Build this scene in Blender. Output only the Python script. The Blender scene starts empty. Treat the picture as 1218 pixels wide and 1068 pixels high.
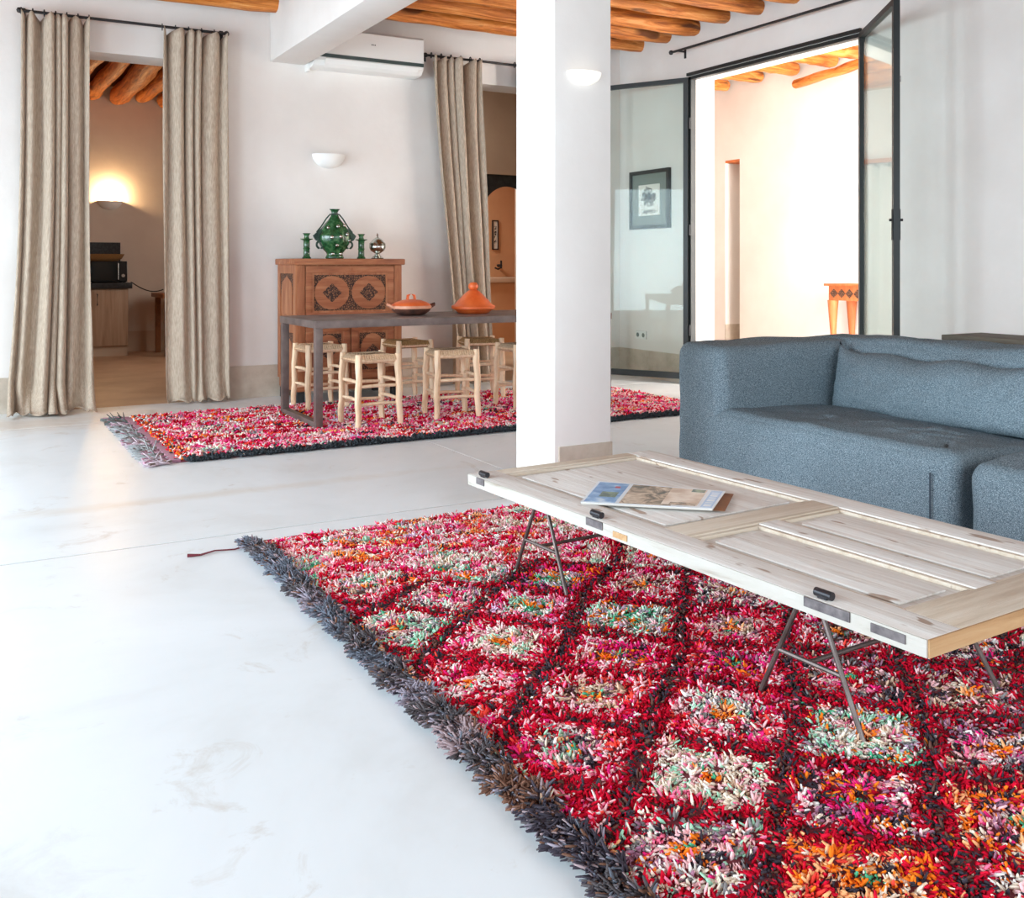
import bpy, bmesh, math, random
import numpy as np
from mathutils import Vector, Matrix, noise
from math import pi, sin, cos, sqrt, atan2, radians
random.seed(7)
sc = bpy.context.scene
COL = sc.collection

# ------------------------------------------------------------------ camera, world, lights, exposure
H = 1.1
cd = bpy.data.cameras.new('camera'); cam = bpy.data.objects.new('camera', cd); COL.objects.link(cam)
cam.location = (0, 0, H); cam.rotation_euler = (radians(90), 0, radians(-29.5))
cd.sensor_width = 36; cd.sensor_fit = 'HORIZONTAL'; cd.lens = 36 * 1167 / 1218
cd.shift_x = 0.0; cd.shift_y = -219 / 1218; cd.clip_start = 0.05; cd.clip_end = 200
sc.camera = cam
w = bpy.data.worlds.new('sky'); sc.world = w; w.use_nodes = True
bg = w.node_tree.nodes['Background']; bg.inputs[0].default_value = (0.80, 0.90, 1.0, 1); bg.inputs[1].default_value = 1.6

def area(name, loc, rot, sx, sy, power, colr, spread=180):
    l = bpy.data.lights.new(name, 'AREA'); l.shape = 'RECTANGLE'; l.size = sx; l.size_y = sy
    l.energy = power; l.color = colr; l.spread = radians(spread)
    o = bpy.data.objects.new(name, l); COL.objects.link(o); o.location = loc; o.rotation_euler = rot
    return o
DAY = (0.73, 0.89, 1.0)
# daylight through the three tall openings in the left wall and the one behind the camera
for i, y in enumerate((0.2, 3.2, 6.2)):
    area('window_or_fill_light', (-2.95, y, 1.35), (0, radians(-71), 0), 2.3, 2.0, (78, 166, 136)[i], DAY, 145)
area('window_or_fill_light', (2.2, -2.45, 1.6), (radians(76), 0, 0), 4.0, 2.4, 112, (0.80, 0.92, 1.0))
# bright courtyard room beyond the glass doors
area('window_or_fill_light', (7.0, 3.1, 1.7), (radians(90), 0, 0), 1.7, 2.6, 430, (1.0, 0.97, 0.94))
# added kitchen fill light with no real source, bath room lamp
area('window_or_fill_light', (3.4, 10.8, 1.6), (0, radians(90), 0), 1.2, 1.2, 24, (1.0, 0.93, 0.86))
area('window_or_fill_light', (4.9, 11.2, 2.6), (0, 0, 0), 0.8, 0.8, 40, (1.0, 0.92, 0.84))
area('window_or_fill_light', (4.3, 8.9, 3.2), (0, 0, 0), 0.8, 0.5, 11, (1.0, 0.90, 0.80))  # added fill that brightens the passage wall; no fixture hangs here

sc.view_settings.view_transform = 'Standard'; sc.view_settings.look = 'None'
sc.view_settings.gamma = 1; sc.view_settings.use_curve_mapping = False
sc.view_settings.exposure = 0.09
sc.cycles.max_bounces = 10; sc.cycles.diffuse_bounces = 6; sc.cycles.transparent_max_bounces = 12
sc.cycles.sample_clamp_indirect = 6

# ------------------------------------------------------------------ materials
def lin(r, g, b):
    f = lambda v: (v / 255 / 12.92) if v / 255 <= 0.04045 else ((v / 255 + 0.055) / 1.055) ** 2.4
    return (f(r), f(g), f(b), 1)

class Mat:
    def __init__(s, name, rough=0.6, metal=0.0, spec=0.5):
        s.m = bpy.data.materials.new(name); s.m.use_nodes = True
        s.nt = s.m.node_tree; s.N = s.nt.nodes; s.L = s.nt.links
        s.b = s.N['Principled BSDF']
        s.b.inputs['Roughness'].default_value = rough; s.b.inputs['Metallic'].default_value = metal
        s.b.inputs['Specular IOR Level'].default_value = spec
        s.tc = s.N.new('ShaderNodeTexCoord'); s.bh = None
    def mapv(s, scale=(1, 1, 1), src='Object'):
        m = s.N.new('ShaderNodeMapping'); m.inputs['Scale'].default_value = scale
        s.L.new(s.tc.outputs[src], m.inputs['Vector']); return m.outputs[0]
    def noise(s, scale=5, detail=4, rough=0.55, v=None, dist=0.0):
        n = s.N.new('ShaderNodeTexNoise'); n.inputs['Scale'].default_value = scale
        n.inputs['Detail'].default_value = detail; n.inputs['Roughness'].default_value = rough
        n.inputs['Distortion'].default_value = dist
        s.L.new(v if v is not None else s.tc.outputs['Object'], n.inputs['Vector']); return n.outputs['Fac']
    def vor(s, scale=20, v=None, feature='DISTANCE_TO_EDGE'):
        n = s.N.new('ShaderNodeTexVoronoi'); n.feature = feature; n.inputs['Scale'].default_value = scale
        s.L.new(v if v is not None else s.tc.outputs['Object'], n.inputs['Vector']); return n.outputs['Distance']
    def wave(s, scale, v=None, dist=2.0, detail=2, direction='X'):
        n = s.N.new('ShaderNodeTexWave'); n.bands_direction = direction; n.inputs['Scale'].default_value = scale
        n.inputs['Distortion'].default_value = dist; n.inputs['Detail'].default_value = detail
        s.L.new(v if v is not None else s.tc.outputs['Object'], n.inputs['Vector']); return n.outputs['Fac']
    def ramp(s, fac, stops, interp='LINEAR'):
        r = s.N.new('ShaderNodeValToRGB'); r.color_ramp.interpolation = interp
        e = r.color_ramp.elements
        while len(e) < len(stops): e.new(0.5)
        for k, (p, c) in enumerate(stops): e[k].position = p; e[k].color = c
        s.L.new(fac, r.inputs[0]); return r.outputs[0]
    def mix(s, fac, a, b, mode='MIX'):
        m = s.N.new('ShaderNodeMix'); m.data_type = 'RGBA'; m.blend_type = mode
        for sock, v in ((m.inputs[0], fac), (m.inputs[6], a), (m.inputs[7], b)):
            if isinstance(v, (tuple, float, int)): sock.default_value = v
            else: s.L.new(v, sock)
        return m.outputs[2]
    def math(s, op, a, b=0.0):
        m = s.N.new('ShaderNodeMath'); m.operation = op
        for sock, v in ((m.inputs[0], a), (m.inputs[1], b)):
            if isinstance(v, (float, int)): sock.default_value = v
            else: s.L.new(v, sock)
        return m.outputs[0]
    def color(s, c):
        if isinstance(c, tuple): s.b.inputs['Base Color'].default_value = c
        else: s.L.new(c, s.b.inputs['Base Color'])
        return s
    def bump(s, h, strength=0.3, dist=0.01):
        b = s.N.new('ShaderNodeBump'); b.inputs['Strength'].default_value = strength; b.inputs['Distance'].default_value = dist
        s.L.new(h, b.inputs['Height']); s.L.new(b.outputs[0], s.b.inputs['Normal']); return s
    def roughv(s, v): s.L.new(v, s.b.inputs['Roughness']); return s

BLK = (0, 0, 0, 1); WHT = (1, 1, 1, 1)
M = {}
def mk(name, *a, **k):
    m = Mat(name, *a, **k); M[name] = m.m; return m

m = mk('plaster', 0.75, spec=0.3); n = m.noise(1.3, 5)
m.color(m.ramp(n, [(0.3, lin(225, 218, 212)), (0.7, lin(237, 232, 227))])); m.bump(m.noise(9, 5), 0.25, 0.01)
m = mk('plaster_warm', 0.8, spec=0.2); m.color(m.ramp(m.noise(1.5, 4), [(0.3, lin(214, 200, 186)), (0.7, lin(226, 214, 200))])); m.bump(m.noise(8, 4), 0.2, 0.01)
m = mk('plaster_tan', 0.8, spec=0.2); m.color(m.ramp(m.noise(2, 4), [(0.3, lin(196, 172, 150)), (0.7, lin(208, 186, 164))]))
m = mk('terracotta_wall', 0.8, spec=0.2); m.color(m.ramp(m.noise(2, 4), [(0.3, lin(204, 156, 118)), (0.7, lin(216, 170, 130))]))
m = mk('tadelakt', 0.5, spec=0.4); n = m.noise(5, 6, 0.65)
m.color(m.ramp(n, [(0.3, lin(176, 160, 142)), (0.5, lin(196, 182, 166)), (0.72, lin(210, 199, 184))])); m.bump(n, 0.15, 0.01)
# polished concrete: pale, cloudy, with brownish scuffs and small cracks
m = mk('concrete', 0.35, spec=0.45)
v = m.mapv((1, 1, 1), 'Generated')
g = m.N.new('ShaderNodeNewGeometry').outputs['Position']
n1 = m.noise(0.9, 6, 0.6, g, 0.6); n2 = m.noise(3.5, 8, 0.7, g, 1.0); n3 = m.noise(14, 5, 0.7, g, 2.0)
c1 = m.ramp(n1, [(0.25, lin(210, 212, 211)), (0.45, lin(224, 229, 231)), (0.7, lin(232, 237, 240))])
c2 = m.mix(m.ramp(n2, [(0.28, (0.55,) * 3 + (1,)), (0.40, BLK)]), c1, lin(188, 178, 164))
st = m.ramp(n3, [(0.755, BLK), (0.80, (0.6,) * 3 + (1,))])
c3 = m.mix(st, c2, lin(150, 132, 112))
# worn grey-brown stain patches near the near-left corner and along the y = 4.75 strip
def blob(mm, gpos, cx, cy, rx, ry):
    s1 = mm.N.new('ShaderNodeMapping'); s1.vector_type = 'TEXTURE'
    s1.inputs['Location'].default_value = (cx, cy, 0); s1.inputs['Scale'].default_value = (rx, ry, 1000)
    mm.L.new(gpos, s1.inputs['Vector'])
    l = mm.N.new('ShaderNodeVectorMath'); l.operation = 'LENGTH'; mm.L.new(s1.outputs[0], l.inputs[0]); return l.outputs['Value']
b1 = blob(m, g, -0.08, 1.80, 0.34, 0.42)
f1 = m.ramp(m.math('ADD', b1, m.math('MULTIPLY', m.math('SUBTRACT', n2, 0.5), 2.2)), [(0.1, (0.75,) * 3 + (1,)), (1.0, BLK)])
c4 = m.mix(f1, c3, lin(186, 180, 172))
b2 = blob(m, g, 1.0, 4.80, 1.9, 0.09)
f2 = m.ramp(m.math('ADD', b2, m.math('MULTIPLY', m.math('SUBTRACT', n2, 0.5), 2.0)), [(0.1, (0.45,) * 3 + (1,)), (1.1, BLK)])
c5 = m.mix(f2, c4, lin(206, 196, 180))
b3 = blob(m, g, 0.55, 7.55, 1.3, 0.55)
f3 = m.ramp(m.math('ADD', b3, m.math('MULTIPLY', m.math('SUBTRACT', n2, 0.5), 1.6)), [(0.2, (0.6,) * 3 + (1,)), (1.1, BLK)])
c5 = m.mix(f3, c5, lin(206, 188, 168))
m.color(c5); m.roughv(m.ramp(n2, [(0.3, (0.42,) * 3 + (1,)), (0.7, (0.28,) * 3 + (1,))])); m.bump(m.noise(12, 6, 0.6, g), 0.06, 0.01)
m = mk('joint', 0.9); m.color(lin(158, 148, 136))
m = mk('concrete_shade', 0.45); m.color(m.ramp(m.noise(2.2, 6, 0.6), [(0.3, lin(176, 142, 112)), (0.7, lin(204, 176, 148))]))  # same concrete, with the warm shade beyond the doorways put into its colour

def wood(name, stops, axis=0, scale=14, stretch=0.08, rough=0.55, bump=0.3, knots=None, spec=0.4, mid=1.0):
    m = mk(name, rough, spec=spec)
    s = [1, 1, 1]; s[axis] = stretch
    v = m.mapv(tuple(s)); n = m.noise(scale, 8, 0.65, v, 1.2)
    c = m.ramp(n, stops)
    if knots:
        s2 = [1, 1, 1]; s2[axis] = 0.28
        k = m.noise(knots[0], 2, 0.5, m.mapv(tuple(s2)), 0.3)
        c = m.mix(m.ramp(k, [(knots[1], BLK), (knots[1] + 0.05, (0.8,) * 3 + (1,))]), c, knots[2])
    m.color(c); m.bump(n, bump, 0.01); return m
LOGS = [(0.28, lin(86, 32, 6)), (0.40, lin(176, 92, 28)), (0.55, lin(220, 134, 58)), (0.72, lin(242, 178, 110))]
wood('log_wood', LOGS, 0, 22, 0.07, 0.5, 1.0, (6.5, 0.61, lin(84, 38, 12)))
wood('log_wood_y', LOGS, 1, 22, 0.07, 0.5, 0.9, (4.5, 0.66, lin(84, 40, 16)))
m = mk('log_end', 0.8); m.color(m.ramp(m.noise(30, 4), [(0.3, lin(120, 80, 46)), (0.7, lin(168, 120, 74))]))
wood('ceiling_board', [(0.3, lin(84, 38, 12)), (0.7, lin(150, 84, 34))], 1, 12, 0.1)  # boards darkened so the gaps between the logs read as shadow
wood('pale_wood', [(0.22, lin(186, 172, 158)), (0.40, lin(216, 208, 200)), (0.58, lin(230, 227, 222)), (0.8, lin(238, 237, 234))], 1, 26, 0.05, 0.6, 0.5, (24.0, 0.66, lin(150, 118, 94)))
wood('pale_wood_cross', [(0.2, lin(172, 150, 128)), (0.45, lin(204, 188, 168)), (0.75, lin(222, 212, 198))], 0, 26, 0.05, 0.6, 0.5, (24.0, 0.67, lin(140, 106, 78)))
wood('white_edge', [(0.28, lin(146, 130, 114)), (0.45, lin(184, 178, 168)), (0.8, lin(198, 194, 188))], 1, 18, 0.1, 0.7, 0.4, (14.0, 0.68, lin(150, 130, 110)))
wood('cut_edge', [(0.25, lin(150, 108, 66)), (0.5, lin(186, 146, 102)), (0.8, lin(206, 172, 130))], 0, 20, 0.08, 0.6, 0.5)
wood('cabinet_wood', [(0.25, lin(122, 64, 36)), (0.5, lin(158, 98, 64)), (0.75, lin(188, 132, 94))], 2, 16, 0.1, 0.5, 0.25)
wood('cabinet_wood_x', [(0.25, lin(118, 60, 34)), (0.5, lin(154, 93, 60)), (0.75, lin(184, 126, 88))], 0, 16, 0.1, 0.5, 0.25)
m = mk('carved', 0.7); vd = m.vor(62); n = m.noise(60, 2)
m.color(m.ramp(vd, [(0.02, lin(42, 24, 18)), (0.13, lin(66, 38, 26)), (0.2, lin(140, 92, 62))])); m.bump(vd, 0.9, 0.01)
wood('peeled_wood', [(0.25, lin(212, 172, 132)), (0.5, lin(238, 206, 172)), (0.8, lin(246, 224, 198))], 2, 22, 0.15, 0.6, 0.25, (26.0, 0.70, lin(158, 112, 76)))
m = mk('rope', 0.85); v = m.mapv((1, 1, 1)); n = m.noise(90, 3, 0.6, v)
m.color(m.ramp(n, [(0.3, lin(196, 158, 122)), (0.7, lin(238, 208, 174))])); m.bump(n, 0.4, 0.004)
m = mk('rope_brown', 0.85); n = m.noise(90, 3); m.color(m.ramp(n, [(0.3, lin(132, 96, 56)), (0.7, lin(190, 150, 100))])); m.bump(n, 0.4, 0.004)
m = mk('steel_grey', 0.5, 0.55); m.color(m.ramp(m.noise(7, 5), [(0.3, lin(102, 88, 84)), (0.7, lin(140, 124, 118))]))
m = mk('rod_steel', 0.45, 0.6); m.color(m.ramp(m.noise(14, 4), [(0.3, lin(84, 72, 68)), (0.7, lin(118, 106, 102))]))
m = mk('black_iron', 0.5, 0.3); m.color(lin(44, 42, 42))
m = mk('frame_black', 0.45, 0.2); m.color(lin(38, 41, 41))
m = mk('hinge_metal', 0.6, 0.5); m.color(m.ramp(m.noise(40, 3), [(0.3, lin(84, 78, 80)), (0.7, lin(128, 120, 120))]))
m = mk('bolt_black', 0.35, 0.4); m.color(lin(46, 44, 48))
# linen
m = mk('linen', 0.9, spec=0.15); n = m.noise(160, 2, 0.6, m.mapv((1, 1, 0.12))); n2 = m.noise(3, 3)
cc = m.mix(m.ramp(n, [(0.3, BLK), (0.7, WHT)]), lin(160, 142, 124), lin(194, 177, 158))
m.color(cc); m.bump(n, 0.15, 0.003); m.b.inputs['Sheen Weight'].default_value = 0.1
m = mk('linen_pale', 0.9, spec=0.15); m.color(lin(214, 214, 208))
# sofa cloth: heathered blue grey
m = mk('sofa_cloth', 0.92, spec=0.15)
va = m.mapv((1, 1, 3.2)); na = m.noise(210, 3, 0.7, va); nb = m.noise(260, 2, 0.6, m.mapv((3.0, 3.0, 1)))
f = m.math('MULTIPLY', m.math('ADD', na, nb), 0.5)
m.color(m.ramp(f, [(0.38, lin(42, 52, 60)), (0.47, lin(88, 104, 114)), (0.56, lin(140, 156, 164)), (0.64, lin(184, 196, 200))]))
m.bump(f, 0.4, 0.004)
m = mk('cloth_seam', 0.9); m.color(lin(58, 68, 78))
# architectural glass
def glassmat(name, tint, refl):
    m = bpy.data.materials.new(name); m.use_nodes = True; nt = m.node_tree; nt.nodes.clear()
    out = nt.nodes.new('ShaderNodeOutputMaterial'); mx = nt.nodes.new('ShaderNodeMixShader')
    tr = nt.nodes.new('ShaderNodeBsdfTransparent'); tr.inputs[0].default_value = tint
    gl = nt.nodes.new('ShaderNodeBsdfGlossy'); gl.inputs['Roughness'].default_value = 0.02; gl.inputs[0].default_value = (0.9, 0.95, 0.93, 1)
    lw_ = nt.nodes.new('ShaderNodeLayerWeight'); lw_.inputs['Blend'].default_value = 0.5
    pw = nt.nodes.new('ShaderNodeMath'); pw.operation = 'POWER'; pw.inputs[1].default_value = 5.0; nt.links.new(lw_.outputs['Facing'], pw.inputs[0])
    fr = nt.nodes.new('ShaderNodeMath'); fr.operation = 'MULTIPLY_ADD'; fr.inputs[1].default_value = refl; fr.inputs[2].default_value = 0.010; nt.links.new(pw.outputs[0], fr.inputs[0])
    nt.links.new(fr.outputs[0], mx.inputs[0]); nt.links.new(tr.outputs[0], mx.inputs[1]); nt.links.new(gl.outputs[0], mx.inputs[2])
    nt.links.new(mx.outputs[0], out.inputs[0]); M[name] = m
glassmat('glass', (0.93, 0.965, 0.95, 1), 0.55)
m = mk('ac_white', 0.4); m.color(lin(236, 234, 230))
m = mk('ac_dark', 0.35); m.color(lin(48, 60, 56))
m = mk('sconce_white', 0.6); m.color(lin(244, 242, 238))
m = mk('sconce_lit', 0.6); m.color(lin(250, 248, 240)); m.b.inputs['Emission Color'].default_value = (1, 0.95, 0.86, 1); m.b.inputs['Emission Strength'].default_value = 0.42
m = mk('bulb', 0.5); m.color(WHT); m.b.inputs['Emission Color'].default_value = (1, 0.70, 0.36, 1); m.b.inputs['Emission Strength'].default_value = 14
m = mk('green_glaze', 0.18, spec=0.7); n = m.noise(26, 5, 0.6); m.color(m.ramp(n, [(0.3, lin(18, 40, 26)), (0.5, lin(34, 84, 48)), (0.72, lin(84, 128, 84))])); m.bump(n, 0.3, 0.006)
m = mk('green_dark', 0.4, 0.2); m.color(m.ramp(m.noise(30, 3), [(0.3, lin(30, 52, 44)), (0.7, lin(66, 92, 78))]))
m = mk('silver', 0.22, 1.0); m.color(m.ramp(m.noise(20, 4), [(0.3, lin(150, 150, 140)), (0.7, lin(214, 212, 204))]))
m = mk('terracotta', 0.4, spec=0.5); m.color(m.ramp(m.noise(9, 5), [(0.3, lin(206, 84, 34)), (0.7, lin(232, 116, 58))]))
m = mk('terracotta_pale', 0.5); m.color(m.ramp(m.noise(16, 4), [(0.3, lin(206, 130, 96)), (0.7, lin(230, 168, 138))]))
m = mk('burnt_clay', 0.6); m.color(m.ramp(m.noise(14, 4), [(0.3, lin(58, 36, 30)), (0.7, lin(116, 72, 56))]))
wood('console_wood', [(0.25, lin(168, 84, 40)), (0.5, lin(196, 110, 60)), (0.8, lin(216, 136, 84))], 2, 14, 0.15)
wood('dark_board', [(0.25, lin(60, 56, 48)), (0.5, lin(98, 90, 78)), (0.8, lin(134, 126, 112))], 1, 14, 0.1, 0.7)
wood('kitchen_oak', [(0.25, lin(150, 120, 96)), (0.5, lin(178, 148, 122)), (0.8, lin(200, 172, 146))], 2, 12, 0.06)
wood('brown_wood', [(0.25, lin(110, 64, 34)), (0.8, lin(168, 108, 62))], 1, 12, 0.1)
m = mk('black_stone', 0.3); m.color(m.ramp(m.noise(40, 4), [(0.4, lin(26, 26, 28)), (0.8, lin(60, 60, 62))]))
m = mk('appliance_black', 0.25); m.color(lin(22, 22, 24))
m = mk('appliance_glass', 0.08); m.color(lin(30, 36, 38))
m = mk('chrome', 0.2, 0.9); m.color(lin(190, 192, 192))
m = mk('basket', 0.8); n = m.wave(60, None, 3); m.color(m.ramp(n, [(0.3, lin(112, 72, 34)), (0.7, lin(184, 134, 78))])); m.bump(n, 0.6, 0.01)
m = mk('arch_dark', 0.7); m.color(m.ramp(m.noise(20, 4), [(0.3, lin(30, 32, 34)), (0.7, lin(52, 54, 54))]))
m = mk('pic_mat', 0.8); m.color(lin(128, 134, 128))
m = mk('pic_frame', 0.5); m.color(lin(46, 44, 44))
m = mk('print_ink', 0.8)
n = m.noise(22, 5, 0.62, m.mapv((1, 1, 1)), 1.4)
m.color(m.ramp(n, [(0.47, lin(28, 28, 28)), (0.52, lin(226, 222, 214))]))
m = mk('print_paper', 0.8); m.color(lin(230, 226, 218))
m = mk('socket_white', 0.5); m.color(lin(228, 228, 224))
m = mk('cable_black', 0.6); m.color(lin(28, 26, 26))
m = mk('mag_paper', 0.35); m.color(lin(226, 232, 238))
m = mk('mag_blue', 0.35); n = m.noise(22, 4); m.color(m.ramp(n, [(0.35, lin(84, 134, 190)), (0.55, lin(136, 178, 218)), (0.7, lin(206, 222, 236))]))
m = mk('mag_sky', 0.35); m.color(lin(168, 198, 228))
m = mk('mag_photo', 0.35); n = m.noise(17, 7, 0.68, None, 0.8)
m.color(m.ramp(n, [(0.36, lin(70, 72, 70)), (0.46, lin(128, 112, 94)), (0.54, lin(196, 172, 148)), (0.66, lin(232, 216, 198))]))
m = mk('mag_photo_cream', 0.35); n = m.noise(14, 4); m.color(m.ramp(n, [(0.35, lin(206, 178, 154)), (0.6, lin(238, 224, 208))]))
m = mk('mag_green', 0.35); m.color(m.ramp(m.noise(40, 4), [(0.4, lin(66, 92, 84)), (0.6, lin(140, 158, 130))]))
m = mk('mag_red', 0.4); m.color(lin(196, 60, 78))
m = mk('mag_ink', 0.5); m.color(lin(92, 128, 172))
m = mk('mag_pages', 0.7); m.color(lin(196, 190, 182))
# pile colour comes from a per-strand colour attribute (dyed yarn)
m = mk('yarn', 0.95, spec=0.08)
at = m.N.new('ShaderNodeAttribute'); at.attribute_name = 'yarn'; m.L.new(at.outputs['Color'], m.b.inputs['Base Color'])
m = mk('rug_back', 0.95); m.color(lin(110, 40, 50))
m = mk('woven_band', 0.9); n = m.wave(30, None, 1.5, 2, 'Y'); m.color(m.ramp(n, [(0.3, lin(150, 104, 122)), (0.7, lin(196, 150, 164))])); m.bump(n, 0.4, 0.005)

# ------------------------------------------------------------------ mesh helpers
WORLD = {}
class MB:
    def __init__(s): s.v = []; s.f = []; s.mi = []; s.cur = 0
    def add(s, vs, fs):
        o = len(s.v); s.v += [tuple(p) for p in vs]; s.f += [tuple(i + o for i in f) for f in fs]; s.mi += [s.cur] * len(fs); return s
    def box(s, x0, x1, y0, y1, z0, z1, b=0.0):
        if b <= 0:
            s.add([(x0, y0, z0), (x1, y0, z0), (x1, y1, z0), (x0, y1, z0), (x0, y0, z1), (x1, y0, z1), (x1, y1, z1), (x0, y1, z1)],
                  [(0, 3, 2, 1), (4, 5, 6, 7), (0, 1, 5, 4), (1, 2, 6, 5), (2, 3, 7, 6), (3, 0, 4, 7)])
        else:
            bm = bmesh.new(); bmesh.ops.create_cube(bm, size=1)
            for v in bm.verts: v.co = Vector(((x0 + x1) / 2 + v.co.x * (x1 - x0), (y0 + y1) / 2 + v.co.y * (y1 - y0), (z0 + z1) / 2 + v.co.z * (z1 - z0)))
            bmesh.ops.bevel(bm, geom=bm.edges[:], offset=b, segments=2, affect='EDGES', profile=0.6)
            bm.verts.index_update(); s.add([v.co[:] for v in bm.verts], [[v.index for v in f.verts] for f in bm.faces]); bm.free()
        return s
    def tube(s, pts, rads, n=10, cap=True, wob=0.0, seed=0):
        P = [Vector(p) for p in pts]
        if not isinstance(rads, (list, tuple)): rads = [rads] * len(P)
        vs = []; fs = []
        t0 = (P[1] - P[0]).normalized()
        up = Vector((0, 0, 1)) if abs(t0.z) < 0.9 else Vector((1, 0, 0))
        for i, p in enumerate(P):
            t = (P[min(i + 1, len(P) - 1)] - P[max(i - 1, 0)]).normalized()
            a = t.cross(up).normalized(); b = a.cross(t).normalized()
            for k in range(n):
                th = 2 * pi * k / n; r = rads[i]
                if wob: r *= 1 + wob * noise.noise(Vector((cos(th) * 1.2 + seed * 7.1, sin(th) * 1.2, i * 0.45)))
                vs.append(p + a * (cos(th) * r) + b * (sin(th) * r))
        for i in range(len(P) - 1):
            for k in range(n):
                k2 = (k + 1) % n; fs.append((i * n + k, i * n + k2, (i + 1) * n + k2, (i + 1) * n + k))
        if cap: fs.append(tuple(reversed(range(n)))); fs.append(tuple((len(P) - 1) * n + k for k in range(n)))
        return s.add(vs, [tuple(reversed(f)) for f in fs])
    def lathe(s, prof, c=(0, 0, 0), n=28, sx=1, sy=1, a0=0.0, a1=2 * pi, cap=True):
        full = abs(a1 - a0 - 2 * pi) < 1e-6; vs = []; fs = []; m = n if full else n + 1
        for r, z in prof:
            for k in range(m):
                th = a0 + (a1 - a0) * k / n; vs.append((c[0] + cos(th) * r * sx, c[1] + sin(th) * r * sy, c[2] + z))
        for i in range(len(prof) - 1):
            for k in range(n):
                k2 = (k + 1) % m if full else k + 1; fs.append((i * m + k, i * m + k2, (i + 1) * m + k2, (i + 1) * m + k))
        if cap and full:
            fs.append(tuple(reversed(range(m)))); fs.append(tuple((len(prof) - 1) * m + k for k in range(m)))
        return s.add(vs, fs)
    def prism(s, poly, y0, y1, plane='xz'):
        n = len(poly)
        if plane == 'xz': vs = [(x, y0, z) for x, z in poly] + [(x, y1, z) for x, z in poly]
        elif plane == 'yz': vs = [(y0, x, z) for x, z in poly] + [(y1, x, z) for x, z in poly]
        else: vs = [(x, z, y0) for x, z in poly] + [(x, z, y1) for x, z in poly]
        return s.add(vs, [tuple(range(n)), tuple(reversed(range(n, 2 * n)))] + [(i, i + n, (i + 1) % n + n, (i + 1) % n) for i in range(n)])
    def build(s, name, mat, parent=None, smooth=False, mod=None):
        org = WORLD.get(parent.name, (0, 0, 0)) if parent else (0, 0, 0)
        me = bpy.data.meshes.new(name)
        me.from_pydata([(p[0] - org[0], p[1] - org[1], p[2] - org[2]) for p in s.v], [], s.f)
        for x in (mat if isinstance(mat, (list, tuple)) else [mat]): me.materials.append(M[x])
        me.polygons.foreach_set('material_index', s.mi)
        bm = bmesh.new(); bm.from_mesh(me); bmesh.ops.recalc_face_normals(bm, faces=bm.faces[:]); bm.to_mesh(me); bm.free()
        if smooth:
            me.polygons.foreach_set('use_smooth', [True] * len(me.polygons)); me.set_sharp_from_angle(angle=radians(smooth if smooth > 1 else 50))
        me.update()
        o = bpy.data.objects.new(name, me); COL.objects.link(o)
        if parent: o.parent = parent; WORLD[o.name] = org
        if mod: mod(o)
        return o

def solid(t):
    def f(o):
        md = o.modifiers.new('solid', 'SOLIDIFY'); md.thickness = t; md.offset = 0
    return f
def tag(o, label=None, cat=None, group=None, kind=None):
    if label: o['label'] = label
    if cat: o['category'] = cat
    if group: o['group'] = group
    if kind: o['kind'] = kind
    return o
def thing(name, label, cat, loc=(0, 0, 0), rz=0, group=None, local=False):
    o = bpy.data.objects.new(name, None); COL.objects.link(o); o.location = loc; o.rotation_euler = (0, 0, rz)
    o.empty_display_size = 0.1; WORLD[o.name] = (0, 0, 0) if local else tuple(loc)
    return tag(o, label, cat, group)
def box(name, mat, x0, x1, y0, y1, z0, z1, parent=None, b=0.0, kind=None):
    o = MB().box(x0, x1, y0, y1, z0, z1, b).build(name, mat, parent, smooth=40 if b else False)
    if kind: o['kind'] = kind
    return o
def copy_tree(o, parent=None):
    c = o.copy(); COL.objects.link(c); c.parent = parent
    for ch in list(o.children): copy_tree(ch, c)
    return c

# ------------------------------------------------------------------ structure
XR, YB = 5.87, 8.15        # right wall plane, back wall plane
CZ = 3.36                  # ceiling board height
def multi(name, mat, boxes, parent=None, kind='structure'):
    m = MB()
    for b in boxes: m.box(*b)
    o = m.build(name, mat, parent)
    if kind: o['kind'] = kind
    return o
floor = box('floor', 'joint', -3.3, 9.0, -2.8, 14.0, -0.12, -0.003, kind='structure')
gap = 0.007
xs = [-3.0, -0.55, 2.56, XR]; ys = [-2.5, 0.75, 4.05, 7.35, YB]
for i in range(3):
    for j in range(4):
        x0, x1, y0, y1 = xs[i], xs[i + 1], ys[j], ys[j + 1]
        mb = MB(); mb.box(x0 + gap * 0.25, x1 - gap * 0.25, y0 + gap, y1 - gap, -0.01, 0.0)
        mb.build('slab', 'concrete', floor)
box('slab', 'concrete', XR, 8.1, 3.0, 10.1, -0.01, 0.0, floor)
box('slab', 'concrete_shade', -0.8, 3.5, YB, 13.2, -0.01, 0.0005, floor)
box('slab', 'concrete_shade', 3.6, 8.0, YB + 0.33, 12.2, -0.01, 0.0005, floor)
box('slab', 'concrete_shade', 3.5, 5.87, YB, YB + 0.33, -0.01, 0.0005, floor)

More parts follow.
